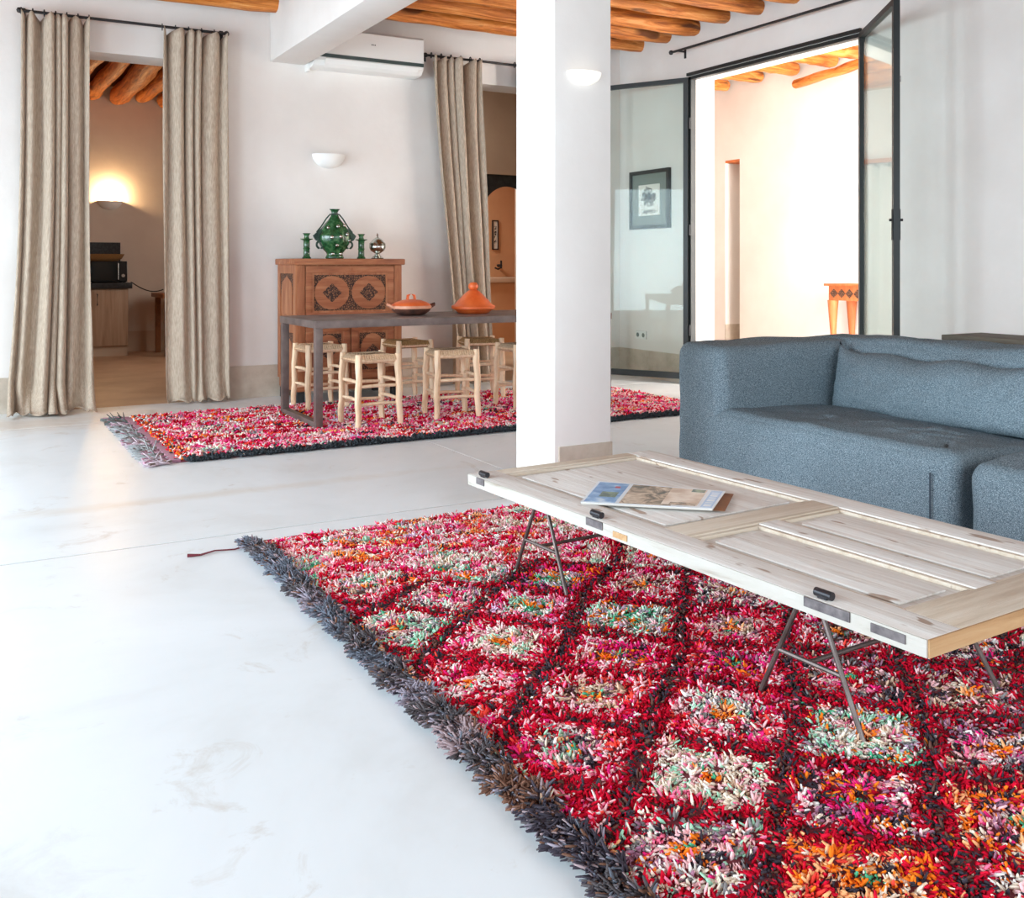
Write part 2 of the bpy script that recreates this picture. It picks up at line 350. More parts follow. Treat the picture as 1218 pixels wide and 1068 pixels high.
O1 = (0.62, 1.72, 2.74); O2 = (3.98, 5.05, 2.80)
multi('wall_back', 'plaster', [
    (-3.3, O1[0], YB, YB + 0.33, 0, 3.6), (O1[0], O1[1], YB, YB + 0.33, O1[2], 3.6), (O1[1], O2[0], YB, YB + 0.33, 0, 3.6),
    (O2[0], O2[1], YB, YB + 0.33, O2[2], 3.6), (O2[1], XR + 0.3, YB, YB + 0.33, 0, 3.6)])
Y0, Y1, ZT = 5.07, 7.06, 2.83
multi('wall_right', 'plaster', [(XR, XR + 0.3, -2.8, Y0, 0, 3.6), (XR, XR + 0.3, Y1, YB, 0, 3.6), (XR, XR + 0.3, Y0, Y1, ZT, 3.6)])
lw = []
wy = [-2.8]
for y in (0.2, 3.2, 6.2): wy += [y - 1.0, y + 1.0]
wy.append(YB)
for k in range(0, len(wy), 2): lw.append((-3.3, -3.0, wy[k], wy[k + 1], 0, 3.6))
for y in (0.2, 3.2, 6.2): lw.append((-3.3, -3.0, y - 1, y + 1, 2.7, 3.6))
multi('wall_left', 'plaster', lw)
multi('wall_front', 'plaster', [(-3.3, 0.2, -2.8, -2.5, 0, 3.6), (4.2, XR + 0.3, -2.8, -2.5, 0, 3.6), (0.2, 4.2, -2.8, -2.5, 2.8, 3.6)])
ceil = box('ceiling', 'ceiling_board', -3.3, XR, -2.8, YB, CZ, CZ + 0.2, kind='structure')
# beam and column
box('ceiling_beam', 'plaster', 2.28, 2.58, -2.5, YB, 2.80, CZ, kind='structure', b=0.008)
colm = box('column', 'plaster', 2.28, 2.58, 3.65, 3.99, 0, 2.80, kind='structure', b=0.006)
MB().box(2.30, 2.583, 3.642, 3.99, 0, 0.30).build('column_base', 'tadelakt', colm)
# baseboards of polished lime plaster
multi('baseboard_back', 'tadelakt', [(-3.0, O1[0], YB - 0.012, YB, 0, 0.265), (O1[1], O2[0], YB - 0.012, YB, 0, 0.265), (O2[1], XR, YB - 0.012, YB, 0, 0.265)])
multi('baseboard_right', 'tadelakt', [(XR - 0.012, XR, -2.5, Y0 - 0.02, 0, 0.265), (XR - 0.012, XR, Y1 + 0.02, YB - 0.012, 0, 0.265)])

def log(x0, x1, y, z, r, seed, parent, axis='x', mat='log_wood'):
    n = 26; pts = []; rad = []
    ph = random.Random(seed)
    for i in range(n):
        t = i / (n - 1); u = x0 + (x1 - x0) * t
        dy = 0.022 * noise.noise(Vector((u * 0.5, seed * 3.3, 0))); dz = 0.018 * noise.noise(Vector((u * 0.55, seed * 5.3, 9)))
        pts.append((u, y + dy, z + dz) if axis == 'x' else (y + dy * 2.6, u, z + dz))
        rad.append(r * (1 + 0.13 * noise.noise(Vector((u * 1.6, seed * 2.1, 4)))))
    rad[0] *= 0.86; rad[-1] *= 0.86
    e = 0.012 if x1 > x0 else -0.012
    mb = MB(); mb.tube(pts, rad, 14, True, 0.16, seed)
    k = len(mb.f); mb.mi[k - 2] = 1; mb.mi[k - 1] = 1
    return mb.build('log', [mat, 'log_end'], parent, smooth=60)
yl = [7.93, 7.52, 7.10, 6.69, 6.28, 5.87, 5.46, 5.05, 4.64, 4.23, 3.82]
for i, y in enumerate(yl):
    log(2.50, XR + 0.02, y - 0.13, 3.262 + 0.01 * (i % 2), 0.070 + 0.005 * (i % 3), i + 1, ceil)
for i, y in enumerate(yl[:7]):
    log(-3.05, 2.285, y + 0.03, 3.235 + 0.02 * (i % 2), 0.083 + 0.007 * (i % 2), i + 31, ceil)

# glazed steel doors in the right wall
trim = multi('trim_1', 'frame_black', [(XR - 0.01, XR + 0.05, Y1 - 0.035, Y1, 0, ZT), (XR - 0.01, XR + 0.05, Y0, Y0 + 0.035, 0, ZT),
      (XR - 0.01, XR + 0.05, Y0, Y1, ZT - 0.03, ZT), (XR - 0.035, XR - 0.012, Y0, Y1, ZT + 0.004, ZT + 0.03)])
def leaf(name, hx, hy, ang, handle_out):
    # local x runs from the hinge towards the free edge; opened into the room
    root = thing(name, None, None, (hx, hy, 0), ang, local=True); root['kind'] = 'structure'
    z0, z1, W, t = 0.05, ZT - 0.01, 0.985, 0.02
    fr = MB()
    for b in ((0, 0.042, -t, t, z0, z1), (W - 0.042, W, -t, t, z0, z1), (0.042, W - 0.042, -t, t, z1 - 0.042, z1), (0.042, W - 0.042, -t, t, z0, z0 + 0.055)): fr.box(*b)
    fr.build('leaf_frame', 'frame_black', root)
    box('pane', 'glass', 0.04, W - 0.04, -0.004, 0.004, z0 + 0.05, z1 - 0.04, root)
    for z in (0.5, 1.42, 2.4):
        MB().tube([(-0.012, 0, z - 0.05), (-0.012, 0, z + 0.05)], 0.012, 10).build('hinge', 'black_iron', root, smooth=True)
    if handle_out:
        hm = MB(); hm.box(W - 0.032, W - 0.010, t, t + 0.006, 1.26, 1.46); hm.box(W - 0.032, W - 0.010, -t - 0.006, -t, 1.26, 1.46)
        hm.build('lock_plate', 'black_iron', root)
        hm = MB(); hm.tube([(W - 0.02, -t - 0.022, 1.39), (W - 0.02, t + 0.022, 1.39)], 0.009, 10); hm.build('knob', 'black_iron', root, smooth=40)
        box('latch', 'chrome', W - 0.03, W - 0.014, t, t + 0.01, 2.28, 2.32, root)
    return root
leaf('door_1', XR - 0.02, Y1 - 0.01, atan2(0.875, -0.485), False)
leaf('door_2', XR - 0.02, Y0 + 0.0, atan2(-0.805, -0.593), True)

# bright room beyond the glass doors
multi('wall_far', 'plaster', [(8.1, 8.4, 2.8, 8.82, 0, 3.6), (8.1, 8.4, 9.07, 10.1, 0, 3.6), (8.1, 8.4, 8.82, 9.07, 2.36, 3.6), (8.38, 8.5, 8.7, 9.2, 0, 3.6),
                              ])
multi('wall_end', 'plaster', [(5.87, 8.4, 10.1, 10.3, 0, 3.6)])
multi('wall_near', 'plaster', [(6.17, 8.4, 2.7, 3.0, 0, 0.3), (6.17, 8.4, 2.7, 3.0, 3.05, 3.6)])
box('baseboard_far', 'tadelakt', 8.1, 8.385, 9.06, 9.075, 0, 0.38, kind='structure')
box('trim_2', 'console_wood', 8.1, 8.385, 8.82, 9.07, 2.33, 2.36, kind='structure')
ceil2 = box('ceiling', 'plaster', XR, 8.4, 2.8, 10.3, 3.34, 3.6, kind='structure')
for i, (y, z) in enumerate([(9.4, 3.22), (8.98, 3.21), (8.45, 3.22), (7.86, 3.21), (7.37, 3.22), (6.93, 3.20), (6.5, 3.22)]):
    log(6.9 + 0.0 * i, 8.08 - 0.04 * (i % 2), y, z + 0.05, 0.075, 60 + i, ceil2)
# the loose pole laid under them
pts = [(7.92 - 0.02 * k, 7.75 - 0.16 * k, 3.06 + 0.006 * k + 0.02 * noise.noise(Vector((k * 0.8, 1, 2)))) for k in range(12)]
pb = MB(); pb.tube(pts, [0.05 + 0.012 * noise.noise(Vector((k * 0.9, 5, 2))) for k in range(12)], 12, True, 0.1, 3)
pb.build('log', 'log_wood_y', ceil2, smooth=60)

# kitchen beyond the left doorway
multi('wall_kitchen', 'plaster_warm', [(-1.1, 3.6, 13.2, 13.5, 0, 3.6), (-1.1, -0.8, YB + 0.33, 13.2, 0, 3.6), (3.5, 3.6, YB + 0.33, 10.1, 0, 3.6), (3.5, 3.6, 11.5, 13.2, 0, 3.6), (3.5, 3.6, 10.1, 11.5, 0, 0.9), (3.5, 3.6, 10.1, 11.5, 2.3, 3.6)])
box('baseboard_kitchen', 'plaster_tan', -0.8, 3.5, 13.185, 13.2, 0, 0.26, kind='structure')
ceil3 = box('ceiling', 'ceiling_board', -0.8, 3.5, YB + 0.33, 13.2, 3.34, 3.6, kind='structure')
for i, x in enumerate([0.55, 0.86, 1.16, 1.47, 1.75, 2.04, 2.33, 2.62, 2.92]):
    log(8.5, 13.18, x, 3.20 + 0.03 * (i % 2), 0.115 - 0.025 * (i % 2), 80 + i, ceil3, 'y', 'log_wood_y')

# bath room beyond the right doorway: grey-brown wall, then the arch panel and a lit room
AX, AZ, AR = 5.57, 1.665, 0.345
multi('wall_passage', 'plaster_tan', [(3.6, 5.05, 9.9, 10.05, 0, 3.6), (5.05, 5.87, 9.9, 10.05, 2.14, 3.6), (3.5, 3.6, YB + 0.33, 12.2, 0, 3.6), (5.87, 6.17, YB + 0.33, 10.1, 0, 3.6)])
box('ceiling', 'plaster_tan', 3.6, 8.0, YB + 0.33, 12.4, 3.3, 3.6, kind='structure')
multi('wall_bath', 'terracotta_wall', [(3.6, 8.0, 12.0, 12.2, 0, 3.3), (7.4, 7.5, 10.05, 12.0, 0, 3.3)])
# arch panel: outline with the horseshoe opening, built as two halves so that no face self-overlaps
def half(sg):
    inner = [(AX, AZ + AR)]
    for k in range(1, 13):
        th = pi / 2 - k / 12 * radians(112); inner.append((AX + sg * AR * cos(th), AZ + AR * sin(th)))
    px, pz = inner[-1]
    inner += [(AX + sg * 0.285, pz - 0.01), (AX + sg * 0.305, pz - 0.06), (AX + sg * 0.345, pz - 0.10), (AX + sg * 0.365, pz - 0.2), (AX + sg * 0.365, 0.55), (AX + sg * 0.30, 0.42), (AX + sg * 0.27, 0.28), (AX + sg * 0.30, 0.1), (AX + sg * 0.34, 0.0)]
    return inner
mb = MB()
for sg in (-1, 1):
    inn = half(sg)
    for a, b in zip(inn[:-1], inn[1:]):
        xo = AX + sg * 0.53
        za, zb = (2.14 if a is inn[0] else a[1]), b[1]
        # strip from the opening out to the panel edge
        q = [(a[0], a[1]), (xo, a[1]), (xo, b[1]), (b[0], b[1])]
        if abs(a[1] - b[1]) > 1e-5: mb.prism(q, 9.93, 9.97)
    mb.prism([(AX, AZ + AR), (AX + sg * 0.53, AZ + AR), (AX + sg * 0.53, 2.14), (AX, 2.14)], 9.93, 9.97)
tag(mb.build('arch_screen', 'arch_dark'), kind='structure')
t = thing('framed_picture', 'small narrow black-framed picture on the terracotta wall seen through the dark arch', 'picture', (6.51, 11.98, 1.31))
fm = MB()
for b in ((6.465, 6.478, 11.97, 11.995, 1.31, 1.72), (6.547, 6.56, 11.97, 11.995, 1.31, 1.72), (6.465, 6.56, 11.97, 11.995, 1.31, 1.325), (6.465, 6.56, 11.97, 11.995, 1.705, 1.72)): fm.box(*b)
fm.build('frame', 'pic_frame', t); box('print', 'print_paper', 6.478, 6.547, 11.985, 11.995, 1.325, 1.705, t); box('drawing', 'print_ink', 6.495, 6.53, 11.982, 11.986, 1.4, 1.64, t)
t = thing('wall_tap', 'dark metal wall tap below the narrow picture beyond the arch', 'tap', (6.52, 11.99, 1.08))
mb = MB(); mb.tube([(6.56, 11.99, 1.09), (6.56, 11.90, 1.09)], 0.02, 10); mb.build('spout_base', 'black_iron', t, smooth=True)
mb = MB(); mb.tube([(6.56, 11.90, 1.16), (6.56, 11.90, 1.06), (6.50, 11.88, 1.04), (6.45, 11.87, 1.06)], 0.014, 8); mb.build('spout', 'black_iron', t, smooth=True)
t = thing('washstand', 'low tan plaster washstand block beyond the dark arch', 'washstand', (6.55, 11.7, 0))
box('body', 'terracotta_wall', 6.15, 6.8, 11.55, 11.99, 0, 0.86, t, b=0.02); box('slab_top', 'plaster_tan', 6.10, 6.84, 11.5, 11.99, 0.86, 0.93, t, b=0.01)

# ------------------------------------------------------------------ curtain rods and curtains
def rod(name, p, q, label, brackets, wall_axis):
    P, Q = Vector(p), Vector(q); t = thing(name, label, 'curtain rod', p)
    MB().tube([p, q], 0.011, 10).build('pole', 'black_iron', t, smooth=True)
    for e in (P, Q):
        MB().lathe([(0.001, -0.022), (0.016, -0.016), (0.022, 0), (0.016, 0.016), (0.001, 0.022)], tuple(e), 12).build('finial', 'black_iron', t, smooth=True)
    for f in brackets:
        b = P.lerp(Q, f); m = MB()
        if wall_axis == 'y': m.tube([b, (b.x, YB, b.z)], 0.008, 8); m.box(b.x - 0.015, b.x + 0.015, YB - 0.008, YB, b.z - 0.04, b.z + 0.04)
        else: m.tube([b, (XR, b.y, b.z)], 0.008, 8); m.box(XR - 0.008, XR, b.y - 0.012, b.y + 0.012, b.z - 0.06, b.z + 0.03)
        m.build('bracket', 'black_iron', t, smooth=40)
    return t
rod('curtain_rod', (0.40, 8.05, 2.97), (1.90, 8.05, 2.97), 'black iron curtain rod above the left kitchen doorway', (0.02, 0.985), 'y')
rod('curtain_rod', (3.66, 8.05, 2.985), (5.30, 8.05, 2.985), 'black iron curtain rod beside the air conditioner above the arch doorway', (0.02, 0.97), 'y')
rod('curtain_rod', (XR - 0.1, 7.2, 3.07), (XR - 0.1, 4.3, 3.07), 'bare black iron curtain rod above the glazed steel doors', (0.03, 0.97), 'x')

def curtain(label, at, ab, y, ztop, folds, seed, amp=(0.03, 0.05), flare=0.5, puddle=0.07, lean=0.0, bow=0.0, wall=YB, group='linen curtains on the back wall', mat='linen'):
    rnd = random.Random(seed); NU, NV = folds * 14, 70
    root = thing('curtain', label, 'curtain', ((at[0] + at[1]) / 2, y, 0), group=group)
    ph = [rnd.uniform(-0.5, 0.5) for _ in range(folds + 2)]
    wd = [rnd.uniform(0.35, 1.5) for _ in range(folds + 2)]
    hooks = [k / (folds) for k in range(folds + 1)]
    mb = MB(); vs = []; fs = []
    for j in range(NV + 1):
        v = j / NV
        for i in range(NU + 1):
            u = i / NU; uw = min(1, max(0, u + 0.055 * sin(2 * pi * u * 1.5 + seed) * sin(pi * u) * 1.6)); k = uw * folds; k0 = int(min(k, folds - 1)); fr = k - k0
            s = v ** (1 / flare) if flare else v
            xt = at[0] + (at[1] - at[0]) * u; xb = ab[0] + (ab[1] - ab[0]) * u
            x = xt + (xb - xt) * s + bow * sin(pi * v)
            a = (amp[0] + (amp[1] - amp[0]) * v) * (wd[k0] * (1 - fr) + wd[k0 + 1] * fr)
            th = 2 * pi * k + ph[k0] * (1 - fr) + ph[k0 + 1] * fr + 1.5 * noise.noise(Vector((u * 2.4, v * 1.6, seed)))
            fold = cos(th) + 0.35 * sin(2 * th + v * 1.7) * (0.4 + 0.6 * v)
            fine = 0.25 * noise.noise(Vector((u * folds * 3.1, v * 3.0, seed + 5)))
            yy = y - a * (fold + fine)
            x += 0.35 * a * sin(th)
            # pinched pleats: cloth hangs from the hooks in small triangles
            hook = min(abs(fr), abs(1 - fr)) * 2
            z = ztop * (1 - v) + 0.012
            z -= 0.055 * (hook ** 0.8) * max(0, 1 - v * 9)
            yy -= 0.03 * (1 - v) ** 18 * cos(th)
            if v > 0.93:
                q = (v - 0.93) / 0.07
                z = max(0.008 + 0.028 * (0.5 + 0.5 * sin(th * 1.4 + q * 7)) + 0.02 * (0.5 + noise.noise(Vector((u * 14, q * 3, seed)))) * (1 - q * 0.6), z * (1 - q))
                yy -= puddle * q * (0.7 + 0.5 * sin(th * 0.7 + seed)); x += 0.03 * q * noise.noise(Vector((u * 6, 3, seed)))
            yy = min(yy, wall - 0.014)
            vs.append((x, yy, z))
    for j in range(NV):
        for i in range(NU):
            a = j * (NU + 1) + i; fs.append((a, a + 1, a + NU + 2, a + NU + 1))
    mb.add(vs, fs); mb.build('cloth', mat, root, smooth=180, mod=solid(0.003))
    for k in range(folds + 1):
        x = at[0] + (at[1] - at[0]) * k / folds
        r = MB(); cz = ztop + 0.008
        r.tube([(x + 0.004 * cos(a) , y + 0.024 * cos(a), cz + 0.024 * sin(a)) for a in [2 * pi * q / 14 for q in range(15)]], 0.0045, 6, False)
        r.build('ring', 'black_iron', root, smooth=True)
    return root
curtain('beige linen curtain farthest left, its hem puddling on the floor', (0.41, 0.87), (0.31, 0.89), 8.03, 2.955, 6, 1, (0.040, 0.066), 0.36, 0.20)
curtain('beige linen curtain hanging right of the kitchen doorway', (1.40, 1.90), (1.43, 1.92), 8.04, 2.955, 5, 2, (0.040, 0.016), 0.5, 0.05)
curtain('beige linen curtain beside the air conditioner, gathered towards its hem', (3.70, 4.19), (3.98, 4.32), 8.01, 2.97, 5, 3, (0.045, 0.045), 0.8, 0.03)
curtain('linen curtain half hidden behind the white column', (4.56, 5.1), (4.60, 5.1), 8.01, 2.97, 6, 4, (0.03, 0.04), 0.6, 0.03)

# ------------------------------------------------------------------ air conditioner
t = thing('air_conditioner', 'white split air conditioner mounted high on the back wall beside the beam', 'air conditioner', (3.1, 8.04, 2.77))
x0, x1, yb, yf = 2.60, 3.59, YB, YB - 0.22
mb = MB(); prof = [(yb, 3.10), (yf + 0.02, 3.10), (yf, 3.08), (yf, 2.86), (yf + 0.012, 2.82), (yf + 0.05, 2.78), (yf + 0.10, 2.77), (yb, 2.77)]
mb.prism(prof, x0, x1, 'yz'); mb.build('housing', 'ac_white', t)
MB().prism([(yf - 0.004, 2.875), (yf + 0.004, 2.875), (yf + 0.008, 2.845), (yf + 0.001, 2.845)], x0, x1, 'yz').build('trim_strip', 'ac_dark', t)
MB().prism([(yf + 0.002, 2.84), (yf + 0.02, 2.80), (yf + 0.055, 2.775), (yf + 0.045, 2.77), (yf + 0.012, 2.795), (yf - 0.006, 2.835)], x0 + 0.09, x1 - 0.05, 'yz').build('louver', 'ac_white', t)
mb = MB()
for k, wdt in enumerate((0.010, 0.007, 0.010)): mb.box(3.10 + k * 0.014, 3.10 + k * 0.014 + wdt, yf - 0.0015, yf, 2.985, 2.995)
mb.build('logo_mark', 'ac_dark', t)
box('cable_trunking', 'ac_white', 2.582, 2.605, YB - 0.07, YB, 2.74, 2.83, t)
mb = MB(); mb.prism([(yf - 0.001, 2.992), (yf, 2.992), (yf, 2.99), (yf - 0.001, 2.99)], x0, x1, 'yz')

# ------------------------------------------------------------------ wall sconces
def sconce(label, c, r, h, mat, face_y=True, lit=False, d=None):
    t = thing('wall_sconce', label, 'wall lamp', c); d = d or r * 0.8
    outer = [(0.001, -h)] + [(r * sin(a), -h * cos(a)) for a in [pi / 2 * k / 8 for k in range(1, 9)]]
    inner = [(p[0] * 0.93, p[1] * 0.93) for p in reversed(outer)]
    m = MB(); m.lathe(outer + inner, c, 24, 1, d / r, pi, 2 * pi, False); m.build('bowl', mat, t, smooth=50)
    m = MB(); m.box(c[0] - r * 0.55, c[0] + r * 0.55, c[1] - 0.012, c[1], c[2] - h * 0.5, c[2] - 0.004); m.build('back_plate', mat, t)
    if lit:
        m = MB(); m.lathe([(0.001, -0.022), (0.024, -0.014), (0.028, 0), (0.024, 0.014), (0.001, 0.022)], (c[0], c[1] - d * 0.5, c[2] - 0.01), 12)
        m.build('lamp_bulb', 'bulb', t, smooth=True)
        l = bpy.data.lights.new('lamp_glow', 'POINT'); l.energy = 34; l.color = (1, 0.66, 0.34); l.shadow_soft_size = 0.03
        lo = bpy.data.objects.new('lamp_glow', l); COL.objects.link(lo); lo.parent = t; lo.location = (0, -d * 0.5, 0.045)
    return t
sconce('white half-bowl wall sconce above the carved cabinet', (2.79, YB, 2.05), 0.145, 0.12, 'sconce_white')
sconce('small pale glowing half-bowl sconce on the near face of the white column', (2.43, 3.649, 1.957), 0.088, 0.056, 'sconce_lit', d=0.06)
sconce('lit bowl sconce throwing warm light up the kitchen wall', (1.67, 13.2, 1.90), 0.145, 0.11, 'sconce_white', lit=True)

# ------------------------------------------------------------------ framed print and socket on the right wall
t = thing('framed_print', 'black-framed abstract ink print with grey mount behind the glass door leaf', 'picture', (XR - 0.02, 7.63, 1.73))
ya, yb2, za, zb = 7.32, 7.94, 1.45, 2.02; fx0, fx1 = XR - 0.035, XR - 0.001; fw = 0.036
fm = MB()
for b in ((fx0, fx1, ya, ya + fw, za, zb), (fx0, fx1, yb2 - fw, yb2, za, zb), (fx0, fx1, ya + fw, yb2 - fw, za, za + fw), (fx0, fx1, ya + fw, yb2 - fw, zb - fw, zb)): fm.box(*b)
fm.build('frame', 'pic_frame', t)
box('mount', 'pic_mat', XR - 0.02, XR - 0.001, ya + fw, yb2 - fw, za + fw, zb - fw, t)
box('print', 'print_paper', XR - 0.024, XR - 0.02, 7.47, 7.80, 1.58, 1.88, t)
mb = MB()
R_ = random.Random(4)
for (cy, cz, ry, rz_) in ((7.65, 1.80, 0.10, 0.055), (7.60, 1.745, 0.085, 0.05), (7.70, 1.76, 0.05, 0.06), (7.62, 1.69, 0.06, 0.04), (7.68, 1.625, 0.05, 0.028), (7.58, 1.62, 0.05, 0.02)):
    poly = [(cy + ry * (1 + 0.35 * R_.uniform(-1, 1)) * cos(a), cz + rz_ * (1 + 0.35 * R_.uniform(-1, 1)) * sin(a)) for a in [2 * pi * k / 14 for k in range(14)]]
    mb.prism(poly, XR - 0.0255, XR - 0.024, 'yz')
mb.build('ink_drawing', 'print_ink', t)
t = thing('wall_socket', 'white double wall socket low on the right wall behind the glass', 'socket', (XR - 0.006, 7.785, 0.41))
box('plate', 'socket_white', XR - 0.012, XR, 7.70, 7.87, 0.37, 0.45, t, b=0.003)
for y in (7.74, 7.83):
    m = MB(); m.tube([(XR - 0.0135, y, 0.41), (XR - 0.010, y, 0.41)], 0.022, 14); m.build('outlet', 'pic_mat', t, smooth=30)

# ------------------------------------------------------------------ kitchen furniture
t = thing('kitchen_cabinet', 'pale oak kitchen base cabinet under the black worktop', 'cabinet', (1.4, 12.9, 0))
box('carcass', 'kitchen_oak', 0.75, 1.806, 12.63, 13.19, 0.12, 0.815, t)
box('plinth', 'plaster_tan', 0.75, 1.80, 12.66, 13.19, 0, 0.12, t)
for a, b in ((0.76, 1.355), (1.365, 1.80)):
    dd = box('cabinet_door', 'kitchen_oak', a, b, 12.61, 12.63, 0.13, 0.805, t, b=0.003)
    m = MB(); hx = (a + 0.05) if a > 1 else b - 0.05
    m.tube([(hx + 0.04, 12.61, 0.62), (hx + 0.04, 12.585, 0.62), (hx + 0.04, 12.585, 0.75), (hx + 0.04, 12.61, 0.75)], 0.007, 8); m.build('handle', 'black_iron', dd, smooth=True)
tag(box('worktop', 'black_stone', 0.75, 1.845, 12.57, 13.19, 0.815, 0.885, b=0.004), 'black stone kitchen worktop on the pale oak cabinet', 'worktop')
t = thing('microwave', 'black microwave oven standing on the kitchen worktop', 'microwave', (1.5, 12.85, 0.885))
box('housing', 'appliance_black', 1.22, 1.80, 12.66, 13.05, 0.895, 1.145, t, b=0.008)
box('door', 'appliance_glass', 1.24, 1.69, 12.645, 12.66, 0.91, 1.13, t, b=0.003)
box('control_panel', 'appliance_black', 1.71, 1.79, 12.648, 12.66, 0.91, 1.13, t)
MB().tube([(1.695, 12.64, 0.92), (1.695, 12.64, 1.12)], 0.008, 8).build('handle', 'chrome', t, smooth=True)
m = MB(); m.tube([(1.75, 12.648, 0.97), (1.75, 12.635, 0.97)], 0.02, 14); m.build('knob', 'chrome', t, smooth=30)
for x in (1.25, 1.77):
    for y in (12.70, 13.0): box('foot', 'appliance_black', x - 0.015, x + 0.015, y - 0.015, y + 0.015, 0.885, 0.896, t)
t = thing('woven_tray', 'brown woven basket tray lying on top of the black microwave', 'basket', (1.5, 12.85, 1.145))
m = MB(); m.lathe([(0.20, 0.0), (0.24, 0.03), (0.27, 0.085), (0.255, 0.085), (0.225, 0.035), (0.19, 0.012)], (1.5, 12.86, 1.146), 26, 1.1, 0.72); m.build('rim', 'basket', t, smooth=50)
box('base', 'basket', 1.35, 1.65, 12.74, 12.98, 1.147, 1.16, t)
tag(box('splashback', 'black_stone', 0.75, 1.79, 13.17, 13.195, 0.89, 1.38), 'black stone splashback panel on the kitchen wall behind the microwave', 'splashback')
t = thing('kitchen_table', 'brown wooden table edge showing past the kitchen curtain', 'table', (2.6, 12.6, 0))
box('tabletop', 'brown_wood', 2.13, 3.1, 12.2, 13.0, 0.70, 0.75, t, b=0.004)
for x in (2.17, 3.0):
    for y in (12.25, 12.9): box('leg', 'brown_wood', x, x + 0.06, y, y + 0.06, 0, 0.70, t)
m = MB(); pts = []
for k in range(15):
    s = k / 14; pts.append((1.84 + 0.36 * s, 12.66 - 0.1 * s, 0.893 - 0.16 * sin(pi * s * 0.62) + 0.055 * s))
m.tube(pts, 0.007, 6); tag(m.build('power_cord', 'cable_black', smooth=True), 'black power cord looping from the kitchen worktop to the table', 'cord')

# ------------------------------------------------------------------ carved cabinet
cx0, cx1, cy0, cy1 = 2.345, 3.24, 7.60, 8.12
t = thing('carved_cabinet', 'carved brown wooden cabinet with oval medallions against the back wall', 'cabinet', (2.79, 7.86, 0))
box('carcass', 'cabinet_wood', cx0 + 0.006, cx1 - 0.006, cy0 + 0.02, cy1, 0.09, 1.10, t, b=0.004)
for x in (cx0 + 0.01, cx1 - 0.07):
    for y in (cy0 + 0.03, cy1 - 0.07): box('foot', 'arch_dark', x, x + 0.06, y, y + 0.06, 0, 0.09, t)
box('cabinet_top', 'cabinet_wood_x', cx0 - 0.03, cx1 + 0.02, cy0 - 0.03, cy1, 1.10, 1.15, t, b=0.01)
box('plinth_rail', 'cabinet_wood_x', cx0, cx1, cy0 + 0.002, cy0 + 0.03, 0.09, 0.165, t, b=0.004)
for a, b in ((cx0, cx0 + 0.065), (cx1 - 0.065, cx1)): box('corner_stile', 'cabinet_wood', a, b, cy0, cy0 + 0.03, 0.165, 1.10, t, b=0.004)
box('mid_rail', 'cabinet_wood_x', cx0 + 0.065, cx1 - 0.065, cy0 + 0.004, cy0 + 0.03, 0.62, 0.655, t)
def ellipse(m, cx, cz, rx, rz, ya, yb, n=32):
    m.prism([(cx + rx * cos(2 * pi * k / n), cz + rz * sin(2 * pi * k / n)) for k in range(n)], ya, yb)
def star(m, cx, cz, r, ya, yb):
    pts = []
    for k in range(40):
        a = 2 * pi * k / 40; rr = r * (0.72 + 0.28 * abs(cos(2 * a)) + 0.10 * cos(8 * a)); pts.append((cx + rr * cos(a) * 1.05, cz + rr * sin(a)))
    m.prism(pts, ya, yb)
def cdoor(x0, x1, z0, z1, ovals, orx, orz, knob=None):
    y = cy0
    d = MB(); w_ = 0.055
    for b in ((x0, x1, y, y + 0.022, z0, z0 + w_), (x0, x1, y, y + 0.022, z1 - w_, z1), (x0, x0 + w_, y, y + 0.022, z0 + w_, z1 - w_), (x1 - w_, x1, y, y + 0.022, z0 + w_, z1 - w_)): d.box(*b, 0.003)
    d = d.build('cabinet_door', 'cabinet_wood_x', t, smooth=40)
    mo = MB(); q = w_ + 0.016
    for b in ((x0 + w_, x1 - w_, z0 + w_, z0 + q), (x0 + w_, x1 - w_, z1 - q, z1 - w_), (x0 + w_, x0 + q, z0 + q, z1 - q), (x1 - q, x1 - w_, z0 + q, z1 - q)): mo.box(b[0], b[1], y + 0.006, y + 0.022, b[2], b[3])
    mo.build('molding', 'cabinet_wood', d)
    box('carved_panel', 'carved', x0 + q, x1 - q, y + 0.012, y + 0.022, z0 + q, z1 - q, d)
    for cx in ovals:
        me = MB(); stx = MB()
        ellipse(me, cx, (z0 + z1) / 2, orx, orz, y + 0.006, y + 0.014); star(stx, cx, (z0 + z1) / 2, min(orx, orz) * 0.5, y + 0.002, y + 0.008)
        me.build('oval_medallion', 'cabinet_wood_x', d); stx.build('carved_flower', 'carved', d)
    return d
cdoor(cx0 + 0.07, cx1 - 0.07, 0.66, 1.09, (cx0 + 0.29, cx1 - 0.29), 0.145, 0.135)
cm = (cx0 + cx1) / 2
cdoor(cx0 + 0.07, cm - 0.005, 0.17, 0.615, (cx0 + 0.07 + (cm - 0.075 - cx0) / 2,), 0.105, 0.145)
cdoor(cm + 0.005, cx1 - 0.07, 0.17, 0.615, (cx1 - 0.07 - (cm - 0.075 - cx0) / 2,), 0.105, 0.145)
mb = MB(); mb.tube([(cm, cy0 - 0.012, 1.065), (cm, cy0 + 0.002, 1.065)], 0.012, 10); mb.build('knob', 'cabinet_wood', t, smooth=True)
